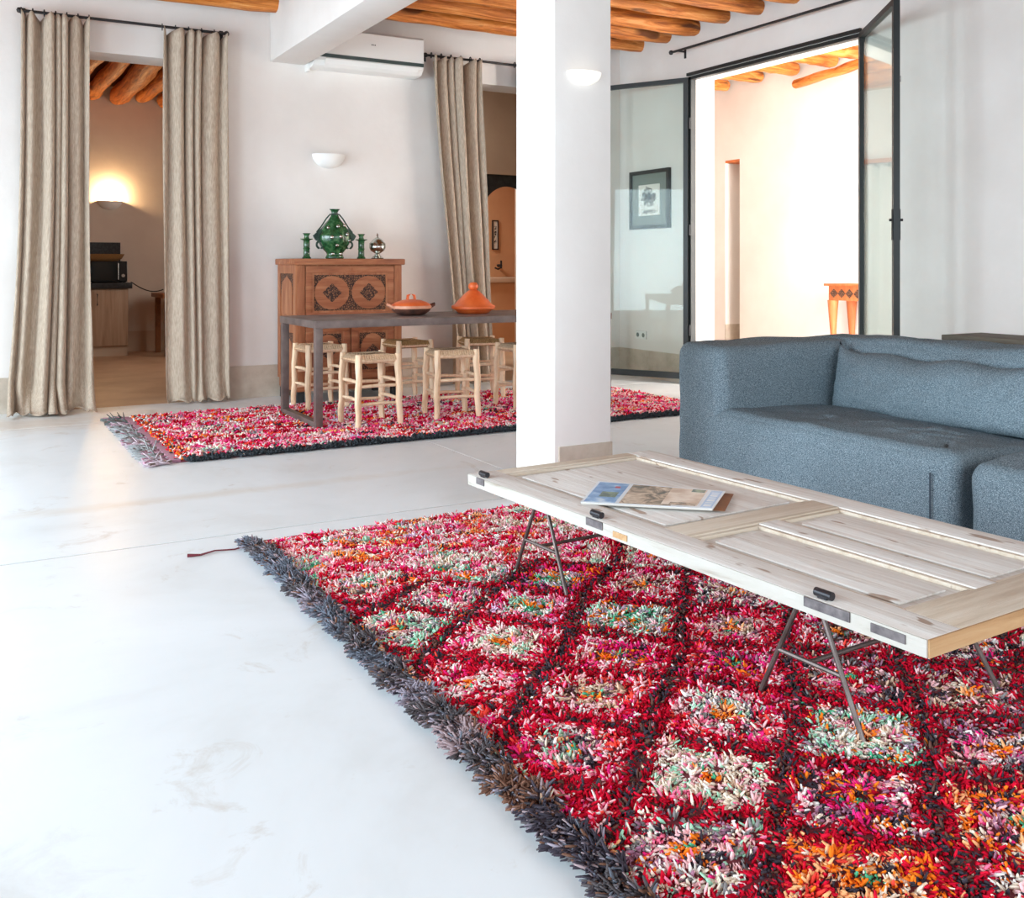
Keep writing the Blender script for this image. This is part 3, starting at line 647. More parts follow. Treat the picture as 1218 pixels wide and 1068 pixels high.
# left side: framed panel with pointed arch
sx = cx0
m = MB()
for b in ((cy0 + 0.02, cy0 + 0.09, 0.165, 1.10), (cy1 - 0.07, cy1, 0.165, 1.10), (cy0 + 0.09, cy1 - 0.07, 1.03, 1.10), (cy0 + 0.09, cy1 - 0.07, 0.60, 0.67), (cy0 + 0.09, cy1 - 0.07, 0.09, 0.19)): m.box(sx - 0.006, sx + 0.01, b[0], b[1], b[2], b[3])
m.build('side_frame', 'cabinet_wood', t)
for z0 in (0.67, 0.19):
    z1 = z0 + 0.36; ya, yb_ = cy0 + 0.12, cy1 - 0.10; ymid = (ya + yb_) / 2
    MB().box(sx - 0.001, sx + 0.008, cy0 + 0.095, cy1 - 0.075, z1 - 0.17, z1).build('side_carving', 'carved', t)
    poly = [(ya, z0 + 0.03), (yb_, z0 + 0.03), (yb_, z1 - 0.14), (yb_ - 0.03, z1 - 0.07), (ymid, z1 - 0.02), (ya + 0.03, z1 - 0.07), (ya, z1 - 0.14)]
    MB().prism(poly, sx - 0.004, sx + 0.008, 'yz').build('arched_side_panel', 'cabinet_wood', t)

# ------------------------------------------------------------------ ornaments on the cabinet
ZC = 1.151
def lat(name, label, cat, c, prof, mat, n=28, group=None, pname='body'):
    t = thing(name, label, cat, c, group=group); MB().lathe(prof, c, n).build(pname, mat, t, smooth=40); return t
vx, vy = 2.735, 7.83
t = thing('green_vase', 'large green glazed vase with wing ornaments and metal studs on the carved cabinet', 'vase', (vx, vy, ZC))
prof = [(0.072, 0), (0.078, 0.008), (0.072, 0.022), (0.066, 0.036), (0.072, 0.052), (0.100, 0.085), (0.122, 0.125), (0.138, 0.165), (0.134, 0.200), (0.112, 0.245), (0.084, 0.285), (0.055, 0.320), (0.034, 0.352), (0.027, 0.370), (0.026, 0.385), (0.032, 0.398), (0.046, 0.412), (0.030, 0.410), (0.012, 0.395)]
# ribbed body
m = MB(); n = 36; vs = []; fs = []
for r, z in prof:
    for k in range(n):
        a = 2 * pi * k / n; rr = r * (1 + (0.05 * cos(a * 9) if 0.06 < z < 0.32 else 0)); vs.append((vx + rr * cos(a), vy + rr * 0.85 * sin(a), ZC + z))
for i in range(len(prof) - 1):
    for k in range(n): fs.append((i * n + k, i * n + (k + 1) % n, (i + 1) * n + (k + 1) % n, (i + 1) * n + k))
fs.append(tuple(reversed(range(n)))); fs.append(tuple((len(prof) - 1) * n + k for k in range(n)))
m.add(vs, fs); m.build('vase_body', 'green_glaze', t, smooth=60)
m = MB(); m.lathe([(0.030, 0.362), (0.048, 0.368), (0.030, 0.376)], (vx, vy, ZC), 20); m.build('neck_collar', 'green_dark', t, smooth=True)
for sg in (-1, 1):
    MB().prism([(vx + sg * 0.115, ZC + 0.25), (vx + sg * 0.185, ZC + 0.19), (vx + sg * 0.165, ZC + 0.155), (vx + sg * 0.10, ZC + 0.12)][::sg], vy - 0.012, vy + 0.012).build('wing', 'green_dark', t)
    h = MB(); h.tube([(vx + sg * 0.036, vy, ZC + 0.372), (vx + sg * 0.07, vy, ZC + 0.335), (vx + sg * 0.12, vy, ZC + 0.26), (vx + sg * 0.155, vy, ZC + 0.22)], 0.006, 8); h.build('neck_handle', 'green_dark', t, smooth=True)
    h = MB(); h.tube([(vx + sg * (0.125 + 0.03 * cos(a)), vy, ZC + 0.115 + 0.03 * sin(a)) for a in [2 * pi * k / 16 for k in range(17)]], 0.009, 8, False); h.build('scroll', 'green_dark', t, smooth=True)
for (dx, z) in ((0.0, 0.265), (-0.06, 0.175), (0.012, 0.18), (0.075, 0.20), (-0.075, 0.255), (0.065, 0.275), (-0.012, 0.11), (-0.035, 0.04), (0.035, 0.04), (0.10, 0.15)):
    rr = np.interp(z, [p[1] for p in prof[:-2]], [p[0] for p in prof[:-2]]); dy = -0.85 * sqrt(max(rr * rr - dx * dx, 0.0001))
    h = MB(); h.lathe([(0.001, -0.017), (0.013, -0.010), (0.017, 0), (0.013, 0.010), (0.001, 0.017)], (vx + dx, vy + dy, ZC + z), 10); h.build('stud', 'silver', t, smooth=True)
cprof = [(0.034, 0), (0.036, 0.008), (0.030, 0.016), (0.026, 0.024), (0.025, 0.075), (0.029, 0.082), (0.025, 0.090), (0.026, 0.145), (0.030, 0.150), (0.050, 0.158), (0.052, 0.163), (0.024, 0.164), (0.018, 0.18), (0.022, 0.195), (0.034, 0.208), (0.026, 0.207), (0.014, 0.19)]
for x, lb in ((2.492, 'slim green glazed candlestick left of the winged vase'), (2.965, 'slim green glazed candlestick between the winged vase and the silver pot')):
    t2 = thing('candlestick', lb, 'candlestick', (x, 7.82, ZC), group='candlesticks on the carved cabinet')
    MB().lathe(cprof[:9], (x, 7.82, ZC), 20).build('stem', 'green_glaze', t2, smooth=40)
    MB().lathe(cprof[8:], (x, 7.82, ZC), 20).build('cup', 'green_glaze', t2, smooth=40)
t = thing('silver_pot', 'lidded silver metal pot on a foot at the right end of the cabinet', 'pot', (3.11, 7.82, ZC))
MB().lathe([(0.050, 0), (0.054, 0.006), (0.044, 0.016), (0.024, 0.030), (0.020, 0.045), (0.036, 0.055), (0.058, 0.070), (0.069, 0.092), (0.071, 0.115), (0.064, 0.122)], (3.11, 7.82, ZC), 26).build('bowl', 'silver', t, smooth=50)
MB().lathe([(0.070, 0.122), (0.068, 0.132), (0.052, 0.146), (0.046, 0.156), (0.032, 0.168), (0.018, 0.178), (0.008, 0.186), (0.006, 0.194), (0.010, 0.200), (0.004, 0.212), (0.001, 0.222)], (3.11, 7.82, ZC), 26).build('lid', 'silver', t, smooth=50)

# ------------------------------------------------------------------ woollen rugs
SR = {k: np.array(lin(*v)[:3]) for k, v in dict(
    red=(206, 22, 50), crimson=(172, 12, 38), deep=(136, 14, 34), pink=(240, 116, 148), hot=(232, 44, 122), blush=(244, 188, 190),
    cream=(232, 216, 196), white=(232, 226, 220), mint=(164, 208, 180), green=(78, 168, 128), orange=(244, 122, 34), peach=(246, 172, 120),
    char=(62, 56, 64), brown=(96, 66, 58), grey=(132, 128, 128), mauve=(160, 112, 134), coral=(232, 72, 60), tan=(206, 172, 146), lilac=(204, 172, 196)).items()}
PAL = {
 'redmix': 'red red crimson hot blush blush pink white coral blush', 'redwhite': 'red red crimson blush white blush cream hot pink',
 'cream': 'cream cream white blush tan mint cream pink blush', 'mint': 'mint mint white cream green orange blush lilac grey', 'blackmix': 'char char blush hot pink orange cream mauve white blush',
 'orange': 'orange orange peach char red red cream coral peach', 'brown': 'tan blush cream tan brown mauve blush red', 'multi': 'mint char blush cream pink mauve white grey red cream',
 'pinkmix': 'pink hot blush white pink crimson red lilac', 'darkmix': 'char brown mauve tan blush deep red grey', 'motif': 'orange orange green peach', 'mag': 'hot hot crimson mauve char orange'}
PALS = {k: np.array([SR[c] for c in v.split()]) for k, v in PAL.items()}
PK = list(PALS)

def hash2(ix, iy, s):
    h = np.sin(ix * 127.1 + iy * 311.7 + s * 74.7) * 43758.5453
    return h - np.floor(h)

def tufts(name, parent, x, y, z0, length, radius, lean, colors, zl=None, seed=0, curl=0.35):
    """one mesh of short three-sided yarn strands; lean = (dx, dy) mean direction of the nap"""
    R = np.random.RandomState(seed); n = len(x)
    length = length * R.uniform(0.7, 1.25, n); rad = radius * R.uniform(0.75, 1.25, n)
    ang = R.uniform(0, 2 * pi, n); hc1 = hash2(np.floor(x / 0.034), np.floor(y / 0.022), 21.0) - 0.5; hc2 = hash2(np.floor(x / 0.034), np.floor(y / 0.022), 33.0) - 0.5
    lx = lean[0] + 1.5 * hc1 + R.normal(0, 0.28, n); ly = lean[1] + 1.5 * hc2 + R.normal(0, 0.28, n)
    up = zl if zl is not None else 0.50
    d = np.stack([lx, ly, np.full(n, up)], 1); d /= np.linalg.norm(d, axis=1)[:, None]
    bend = np.stack([lx, ly, np.full(n, -0.35)], 1) * curl
    P0 = np.stack([x, y, np.full(n, z0)], 1)
    P1 = P0 + d * (length * 0.5)[:, None]
    d2 = d + bend; d2 /= np.linalg.norm(d2, axis=1)[:, None]
    P2 = P1 + d2 * (length * 0.5)[:, None]; P2[:, 2] = np.maximum(P2[:, 2], z0 + 0.003)
    V = np.zeros((n, 9, 3))
    for k in range(3):
        a = ang + k * 2 * pi / 3; off = np.stack([np.cos(a), np.sin(a), np.zeros(n)], 1)
        tx = np.stack([-d[:, 2] * np.cos(a) * 0, np.zeros(n), np.zeros(n)], 1)
        up2 = off.copy(); up2[:, 2] = -(off[:, 0] * d[:, 0] + off[:, 1] * d[:, 1]) / np.maximum(d[:, 2], 0.3)
        up2 /= np.linalg.norm(up2, axis=1)[:, None]
        V[:, k] = P0 + off * rad[:, None] * 0.8; V[:, 3 + k] = P1 + up2 * rad[:, None] * 1.15; V[:, 6 + k] = P2 + up2 * rad[:, None] * 0.6
    F = []
    for r in (0, 3):
        for k in range(3): F.append((r + k, r + (k + 1) % 3, r + 3 + (k + 1) % 3, r + 3 + k))
    F = np.array(F); base = (np.arange(n) * 9)[:, None, None]
    quads = (F[None] + base).reshape(-1, 4); tris = (np.array([[6, 7, 8]])[None] + base).reshape(-1, 3)
    org = WORLD.get(parent.name, (0, 0, 0)); V = V.reshape(-1, 3) - np.array(org)
    me = bpy.data.meshes.new(name); nq, nt = len(quads), len(tris)
    me.vertices.add(len(V)); me.vertices.foreach_set('co', V.astype(np.float32).ravel())
    me.loops.add(nq * 4 + nt * 3); me.loops.foreach_set('vertex_index', np.concatenate([quads.ravel(), tris.ravel()]).astype(np.int32))
    me.polygons.add(nq + nt)
    me.polygons.foreach_set('loop_start', np.concatenate([np.arange(nq) * 4, nq * 4 + np.arange(nt) * 3]).astype(np.int32))
    me.update(calc_edges=True); me.validate()
    me.polygons.foreach_set('use_smooth', [True] * len(me.polygons))
    C = np.ones((n, 9, 4), np.float32); jit = R.uniform(0.95, 1.32, n)[:, None]
    cc = np.clip(colors * jit, 0, 1)
    C[:, :, :3] = cc[:, None, :]
    ca = me.color_attributes.new('yarn', 'FLOAT_COLOR', 'POINT'); ca.data.foreach_set('color', C.ravel())
    me.materials.append(M['yarn'])
    o = bpy.data.objects.new(name, me); COL.objects.link(o); o.parent = parent; WORLD[o.name] = org
    o['kind'] = 'stuff'
    return o

def pick(names, x, y, clump, seed, R):
    """names: array of palette ids per strand -> colour clumps of a few strands"""
    out = np.zeros((len(x), 3)); jx = x + R.normal(0, clump * 0.16, len(x)) + 0.012 * np.sin(y * 37); jy = y + R.normal(0, clump * 0.13, len(x)) + 0.008 * np.sin(x * 41)
    h = hash2(np.floor((jx + jy * 0.3) / clump), np.floor(jy / (clump * 0.45)), seed)
    h2 = R.uniform(0, 1, len(x)); h = np.where(h2 < 0.13, R.uniform(0, 1, len(x)), h)
    for k, nm in enumerate(PK):
        mk_ = names == k
        if mk_.any(): pl = PALS[nm]; out[mk_] = pl[np.minimum((h[mk_] * len(pl)).astype(int), len(pl) - 1)]
    return out

def rug_color(x, y, R):
    """diamond lattice of dark threads outlined in red, each lozenge with its own yarn mix"""
    wx = 0.02 * np.sin(y * 5.1 + 1) + 0.014 * np.sin(x * 9 + y * 4) + R.normal(0, 0.006, len(x)); wy = 0.02 * np.sin(x * 4.3) + 0.014 * np.sin(y * 8.7) + R.normal(0, 0.006, len(x))
    a = (0.7071 * (x + wx) + 0.7071 * (y + wy) - 1.985) / 0.302; b = (0.7071 * (x + wx) - 0.7071 * (y + wy) - 0.0) / 0.308
    ia, ib = np.floor(a), np.floor(b); fa, fb = a - ia, b - ib
    da = np.minimum(fa, 1 - fa) * 0.302; db = np.minimum(fb, 1 - fb) * 0.308
    seedp = hash2(ia, ib, 3.0); seedq = hash2(ia, ib, 8.0)
    order = ['redmix', 'cream', 'redwhite', 'mint', 'brown', 'redmix', 'multi', 'pinkmix', 'redwhite', 'blackmix', 'darkmix', 'redmix']
    idx = np.array([PK.index(k) for k in order]); nm = idx[(seedp * len(idx)).astype(int)]
    inn = idx[(seedq * len(idx)).astype(int)]
    manual = {(0, -1): ('cream', 'cream'), (-1, 0): ('orange', 'orange'), (-1, -1): ('multi', 'blackmix'), (0, 0): ('blackmix', 'mag'), (0, 1): ('orange', 'blackmix'), (1, 0): ('mint', 'cream'),
              (1, -1): ('redmix', 'multi'), (0, -2): ('redmix', 'multi'), (1, -2): ('redmix', 'brown'), (2, -2): ('redwhite', 'mag'), (2, -3): ('redwhite', 'cream'), (3, -3): ('pinkmix', 'mint'), (3, -2): ('mint', 'mint'), (4, -3): ('mag', 'mint'),
              (4, -4): ('mint', 'redwhite'), (3, -4): ('multi', 'pinkmix'), (2, -4): ('mint', 'multi'), (1, -3): ('redmix', 'redwhite'), (1, 1): ('darkmix', 'blackmix'), (2, -1): ('redmix', 'mag'), (2, 0): ('darkmix', 'redmix'), (2, 1): ('darkmix', 'brown'), (3, 0): ('redmix', 'darkmix'), (3, -1): ('redmix', 'brown'), (-1, 1): ('blackmix', 'multi')}
    for (p, q), (n1, n2) in manual.items():
        k = (ia == p) & (ib == q); nm[k] = PK.index(n1); inn[k] = PK.index(n2)
    rc = np.maximum(abs(fa - 0.5), abs(fb - 0.5))
    nm = np.where(rc < 0.24, inn, nm)
    nm = np.where(rc < 0.075, PK.index('motif'), nm)
    c = pick(nm, x, y, 0.030, 5.0, R)
    # red outlines
    ring = (np.minimum(da, db) < 0.035); pr = R.uniform(0, 1, len(x)) < 0.84
    rr = np.where((R.uniform(0, 1, len(x)) < 0.5)[:, None], SR['red'][None], SR['crimson'][None])
    c = np.where((ring & pr)[:, None], rr, c)
    # dark threads (bolder along one diagonal)
    dark = (db < 0.0145) | (da < 0.0085); pd = R.uniform(0, 1, len(x)) < 0.86
    dk = np.where((R.uniform(0, 1, len(x)) < 0.6)[:, None], SR['char'][None], SR['brown'][None])
    far = y > 3.18 + 0.1 * np.sin(x * 3)
    c = np.where((dark & pd & ~far)[:, None], dk, c)
    # upper end: small stepped blocks without the lattice
    bl = hash2(np.floor((x + 0.4 * y) / 0.11), np.floor((y + wy) / 0.075), 2.0)
    nf = np.array([PK.index(k) for k in ('redmix', 'cream', 'redwhite', 'orange', 'mint', 'pinkmix', 'redmix', 'redwhite', 'redmix')])[(bl * 9).astype(int)]
    cf = pick(nf, x, y, 0.035, 6.0, R)
    c = np.where(far[:, None], cf, c)
    # orange and cream edging along the fringed side
    e = (x < 1.055 + 0.01 * np.sin(y * 22)); ce = np.array([SR['orange'], SR['peach'], SR['cream'], SR['blush'], SR['mint'], SR['peach'], SR['tan']])[R.randint(0, 7, len(x))]
    c = np.where(e[:, None], ce, c)
    return c

def grid_points(x0, x1, y0, y1, s, R, jit=0.45):
    gx, gy = np.meshgrid(np.arange(x0, x1, s), np.arange(y0, y1, s * 0.9)); gx = gx.ravel(); gy = gy.ravel()
    return gx + R.uniform(-jit, jit, len(gx)) * s, gy + R.uniform(-jit, jit, len(gx)) * s

R = np.random.RandomState(11)
RX0, RX1, RY0, RY1 = 1.02, 3.02, 0.55, 3.865
t = thing('area_rug', 'large red and pink shaggy wool rug with diamond lattice under the coffee table', 'rug', ((RX0 + RX1) / 2, 2.2, 0), group=None)
def wavy_sheet(m, x0, x1, y0, y1, z, amp=0.006, nx=12, ny=20):
    vs = []
    for zz in (0.001, z):
        for j in range(ny + 1):
            for i in range(nx + 1): vs.append((x0 + (x1 - x0) * i / nx + (amp * sin(j * 1.7) if i in (0, nx) else 0), y0 + (y1 - y0) * j / ny + (amp * sin(i * 2.1) if j in (0, ny) else 0), zz))
    n1 = (nx + 1) * (ny + 1); fs = []
    for j in range(ny):
        for i in range(nx):
            a = j * (nx + 1) + i; fs.append((a + n1, a + n1 + 1, a + n1 + nx + 2, a + n1 + nx + 1)); fs.append((a, a + nx + 1, a + nx + 2, a + 1))
    for j in range(ny):
        for i in (0, nx):
            a = j * (nx + 1) + i; fs.append((a, a + nx + 1, a + nx + 1 + n1, a + n1))
    for i in range(nx):
        for j in (0, ny):
            a = j * (nx + 1) + i; fs.append((a, a + 1, a + 1 + n1, a + n1))
    return m.add(vs, fs)
wavy_sheet(MB(), RX0, RX1, RY0, RY1, 0.010).build('backing', 'rug_back', t)
px, py = grid_points(RX0, RX1, RY0, RY1, 0.0067, R)
vis = (0.4924 * px + 0.8704 * py > 1.55) & ((0.8704 * px - 0.4924 * py) / np.maximum(0.4924 * px + 0.8704 * py, 0.1) < 0.60)
keep = vis | (R.uniform(0, 1, len(px)) < 0.10)
px, py, vis = px[keep], py[keep], vis[keep]
topedge = py < RY1 - 0.012 + 0.012 * np.sin(px * 17)
px, py, vis = px[topedge], py[topedge], vis[topedge]
colr = rug_color(px, py, R)
tufts('pile', t, px, py, 0.006, np.where(vis, 0.022, 0.042), np.where(vis, 0.0034, 0.0105), (-0.5, -0.5), colr, seed=3)
# shaggy grey and brown side fringe, hanging in heavy clumps
n = 17000; fy = R.uniform(RY0, RY1 + 0.015, n); fx = RX0 + 0.025 - R.uniform(0, 0.065, n) + 0.008 * np.sin(fy * 31)
zone = hash2(np.floor((fy + R.normal(0, 0.02, n)) / 0.13), np.zeros(n), 4.0)
FC = np.array([SR['char'], lin(98, 102, 112)[:3], lin(140, 130, 140)[:3], lin(110, 78, 64)[:3], lin(146, 126, 128)[:3], lin(82, 76, 78)[:3]])
nearz = fy < 1.95
ci = np.where(nearz, np.array([0, 3, 5, 0])[(zone * 4).astype(int)], np.array([1, 2, 1, 4, 5, 1])[(zone * 6).astype(int)])
cf = FC[ci]; mixr = R.uniform(0, 1, n) < 0.3; cf[mixr] = FC[R.randint(0, 6, mixr.sum())]
tufts('fringe', t, fx, fy, 0.008, np.full(n, 0.040), np.full(n, 0.0036), (-0.75, -0.2), cf, zl=0.9, seed=5, curl=1.1)
m = MB(); m.tube([(0.99, 3.83, 0.008), (0.93, 3.81, 0.006), (0.86, 3.83, 0.006), (0.80, 3.80, 0.006), (0.755, 3.815, 0.006)], [0.004, 0.003, 0.003, 0.004, 0.007], 6); tmp = m.build('loose_thread', 'rug_back', t, smooth=True)

# second rug under the dining table
t = thing('area_rug', 'long red and pink wool rug under the dining table and stools', 'rug', (3.05, 6.55, 0))
wavy_sheet(MB(), 1.06, 5.05, 5.66, 7.45, 0.010, 0.01, 24, 10).build('backing', 'rug_back', t)
px, py = grid_points(1.08, 5.05, 5.68, 7.46, 0.0130, R)
s1 = hash2(np.floor((px + 0.3 * np.sin(py * 3)) / 0.19), np.floor((py + 0.02 * np.sin(px * 9)) / 0.07), 1.0)
nm = np.array([PK.index(k) for k in ('redmix', 'redwhite', 'pinkmix', 'redmix', 'orange', 'multi', 'redwhite', 'blackmix', 'redmix', 'pinkmix')])[(s1 * 10).astype(int)]
c2 = pick(nm, px, py, 0.075, 9.0, R)
left = px < 1.16; c2[left] = np.array([SR['orange'], SR['char'], SR['coral'], SR['white'], SR['red']])[R.randint(0, 5, left.sum())]
tufts('pile', t, px, py, 0.006, np.full(len(px), 0.026), np.full(len(px), 0.0070), (0.1, -0.3), c2, seed=8)
n = 5200; ex = R.uniform(1.12, 5.05, n); ey = 5.665 + R.uniform(-0.018, 0.02, n)
tufts('dark_edge', t, ex, ey, 0.006, np.full(n, 0.034), np.full(n, 0.008), (0, -0.45), np.tile(np.array(lin(58, 62, 66)[:3]), (n, 1)), seed=9)
MB().box(1.035, 1.085, 5.66, 7.44, 0.001, 0.018, 0.004).build('woven_band', 'woven_band', t, smooth=40)
n = 2600; ey = R.uniform(5.62, 7.45, n); ex = np.full(n, 1.04) + R.uniform(-0.09, 0, n)
fc = np.where((hash2(np.floor(ey / 0.16), np.zeros(n), 2.0) < 0.5)[:, None], np.array(lin(150, 150, 150)[:3])[None], np.array(lin(176, 158, 164)[:3])[None])
fc = np.where((ey > 7.15)[:, None], np.array(lin(96, 102, 100)[:3])[None], fc)
tufts('fringe', t, ex, ey, 0.004, np.full(n, 0.07), np.full(n, 0.0042), (-1.0, -0.15), fc, zl=0.14, seed=10, curl=0.3)
# twisted fringe cords, countable
for k in range(24):
    y = 5.66 + k * 0.077; L = 0.11 + 0.05 * random.random(); dy = random.uniform(-0.03, 0.03)
    mb = MB(); mb.tube([(1.035, y, 0.012), (1.035 - L * 0.5, y + dy, 0.012), (1.035 - L, y + dy * 1.6 - 0.015, 0.010)], [0.009, 0.008, 0.011], 6)
    mb.build('fringe_cord', 'woven_band' if k % 3 else 'steel_grey', t, smooth=True)

# ------------------------------------------------------------------ dining table
TX0, TX1, TY0, TY1, TZ = 2.06, 4.45, 6.28, 7.10, 0.727
t = thing('dining_table', 'long brown-grey steel-framed dining table on the far rug', 'table', ((TX0 + TX1) / 2, 6.7, 0))
box('tabletop', 'steel_grey', TX0, TX1, TY0, TY1, TZ - 0.05, TZ, t, b=0.004)
for x in (TX0 + 0.005, TX1 - 0.055):
    for y in (TY0 + 0.005, TY1 - 0.055): box('leg', 'steel_grey', x, x + 0.05, y, y + 0.05, 0.012, TZ - 0.05, t, b=0.003)
    box('floor_bar', 'steel_grey', x, x + 0.05, TY0 + 0.05, TY1 - 0.05, 0.012, 0.055, t, b=0.003)

# ------------------------------------------------------------------ stools
def make_stool(rope_mat):
    root = thing('stool', '', 'stool', (0, 0, 0), local=True)
    Hh, a, b = 0.485, 0.143, 0.136
    rnd = random.Random(3)
    corners = [(-a, -b), (a, -b), (a, b), (-a, b)]
    for i, (x, y) in enumerate(corners):
        sx_, sy_ = (1 if x > 0 else -1), (1 if y > 0 else -1)
        pts = [(x + sx_ * 0.012 * (1 - k / 6) + 0.004 * sin(k * 2 + i), y + sy_ * 0.010 * (1 - k / 6), 0.0 + Hh * k / 6) for k in range(7)]
        MB().tube(pts, [0.019, 0.021, 0.022, 0.023, 0.022, 0.023, 0.021], 10, True, 0.12, i).build('leg', 'peeled_wood', root, smooth=40)
    def bar(p, q, r, k): MB().tube([p, ((p[0] + q[0]) / 2, (p[1] + q[1]) / 2, (p[2] + q[2]) / 2 + 0.004), q], [r * 0.85, r, r * 0.8], 8, True, 0.1, k).build('rung', 'peeled_wood', root, smooth=40)
    k = 10
    for z, z2 in ((0.15, 0.18), (0.27, 0.30)):
        bar((-a, -b, z), (a, -b, z), 0.0125, k); bar((-a, b, z), (a, b, z), 0.0125, k + 1); bar((-a, -b, z2), (-a, b, z2), 0.0125, k + 2); bar((a, -b, z2), (a, b, z2), 0.0125, k + 3); k += 4
    for p, q in (((-a, -b), (a, -b)), ((-a, b), (a, b)), ((-a, -b), (-a, b)), ((a, -b), (a, b))):
        MB().tube([(p[0], p[1], 0.445), (q[0], q[1], 0.445)], 0.015, 8).build('seat_rail', 'peeled_wood', root, smooth=40)
    m = MB(); N = 16
    for i in range(N):   # woven strands over the rails, sagging a little
        y = -b + 0.012 + (2 * b - 0.024) * i / (N - 1)
        m.tube([(-a - 0.014, y, 0.448), (-a + 0.02, y, 0.468), (0, y, 0.460 - 0.004 * (i % 2)), (a - 0.02, y, 0.468), (a + 0.014, y, 0.448), (a - 0.0, y, 0.432), (-a, y, 0.432), (-a - 0.014, y, 0.448)], 0.0098, 6, False)
    for i in range(14):
        x = -a + 0.03 + (2 * a - 0.06) * i / 13
        for s in (-1, 1):
            m.tube([(x, s * (b + 0.016), 0.446), (x, s * (b - 0.0), 0.472), (x, s * (b - 0.05 - 0.05 * (1 - abs(i - 6.5) / 6.5)), 0.470)], 0.0098, 6, False)
    m.build('woven_seat', rope_mat, root, smooth=60)
    return root
G = 'woven-seat stools around the dining table'
pale = make_stool('rope'); brown = make_stool('rope_brown')
specs = [
 (pale, 2.465, 6.33, 3, 'pale peeled-wood stool nearest the table corner leg, front row left'),
 (pale, 3.10, 6.37, -8, 'pale peeled-wood stool in the middle of the front row under the table'),
 (pale, 3.80, 6.55, 2, 'pale stool cut off by the white column at the front row right end'),
 (pale, 2.42, 7.27, 4, 'pale stool behind the table leg in front of the cabinet doors'),
 (brown, 3.17, 7.33, 5, 'stool with darker brown woven seat, far side of table, right of the cabinet doors'),
 (brown, 3.78, 7.22, -12, 'stool with darker brown woven seat below the cone-lidded tagine')]
used = set()
for src, x, y, a, lb in specs:
    o = src if src.name not in used else copy_tree(src)
    used.add(src.name); o.location = (x, y, 0.014); o.rotation_euler = (0, 0, radians(a)); tag(o, lb, 'stool', G)

# ------------------------------------------------------------------ dishes on the dining table
c = (2.94, 6.72, TZ)
t = thing('clay_casserole', 'low orange clay casserole with loop-handled lid and dark base on the table', 'casserole', c)
MB().lathe([(0.075, 0), (0.10, 0.006), (0.135, 0.028), (0.150, 0.050), (0.152, 0.056), (0.14, 0.056)], c, 32).build('base', 'burnt_clay', t, smooth=50)
MB().lathe([(0.150, 0.050), (0.153, 0.058), (0.150, 0.070), (0.138, 0.072)], c, 32).build('rim', 'terracotta_pale', t, smooth=50)
MB().lathe([(0.146, 0.072), (0.142, 0.080), (0.115, 0.096), (0.075, 0.110), (0.03, 0.117), (0.001, 0.118)], c, 32).build('lid', 'terracotta', t, smooth=50)
m = MB(); m.tube([(c[0] - 0.03, c[1], c[2] + 0.112), (c[0] - 0.026, c[1], c[2] + 0.145), (c[0], c[1], c[2] + 0.158), (c[0] + 0.026, c[1], c[2] + 0.145), (c[0] + 0.03, c[1], c[2] + 0.112)], 0.011, 10); m.build('lid_handle', 'terracotta', t, smooth=True)
for sg, mt in ((-1, 'terracotta_pale'), (1, 'burnt_clay')):
    m = MB(); m.tube([(c[0] + sg * 0.14, c[1] - 0.03, c[2] + 0.052), (c[0] + sg * 0.178, c[1] - 0.022, c[2] + 0.074), (c[0] + sg * 0.188, c[1], c[2] + 0.082), (c[0] + sg * 0.178, c[1] + 0.022, c[2] + 0.074), (c[0] + sg * 0.14, c[1] + 0.03, c[2] + 0.052)], 0.010, 8); m.build('side_handle', mt, t, smooth=True)
c = (3.46, 6.72, TZ)
t = thing('tagine', 'orange clay tagine with cone-shaped lid and round knob on the table', 'tagine', c)
MB().lathe([(0.10, 0), (0.115, 0.004), (0.150, 0.030), (0.155, 0.036), (0.14, 0.036)], c, 36).build('dish', 'terracotta', t, smooth=50)
MB().lathe([(0.158, 0.034), (0.168, 0.038), (0.170, 0.056), (0.164, 0.062), (0.148, 0.066), (0.120, 0.098), (0.085, 0.134), (0.055, 0.162), (0.038, 0.176), (0.030, 0.180)], c, 36).build('cone_lid', 'terracotta', t, smooth=50)
MB().lathe([(0.018, 0.176), (0.034, 0.188), (0.040, 0.205), (0.037, 0.222), (0.024, 0.236), (0.001, 0.241)], c, 20).build('knob', 'terracotta', t, smooth=True)

# ------------------------------------------------------------------ coffee table made of an old door
ct = thing('coffee_table', 'low coffee table made of an old pale panelled door on thin steel trestles', 'table', (1.527, 2.998, 0), radians(2.84), local=True)
WD, LN, TT = 0.80, 1.76, 0.385
z1 = TT; z0 = TT - 0.036; zp = TT - 0.014
def wbox(name, mat, u0, u1, v0, v1, a, b, parent=ct, bev=0.0025): return box(name, mat, u0, u1, -v1, -v0, a, b, parent, b=bev)
wbox('stile', 'pale_wood', 0.0, 0.105, 0.0, LN, z0, z1); wbox('stile', 'pale_wood', WD - 0.105, WD, 0.0, LN, z0, z1)
wbox('rail', 'pale_wood_cross', 0.106, WD - 0.106, 0.0, 0.055, z0, z1)
wbox('rail', 'pale_wood_cross', 0.106, WD - 0.106, 0.885, 0.985, z0, z1)
wbox('rail', 'pale_wood_cross', 0.106, WD - 0.106, LN - 0.125, LN, z0, z1)
wbox('muntin', 'pale_wood', 0.36, 0.435, 0.986, LN - 0.126, z0, z1 - 0.001)
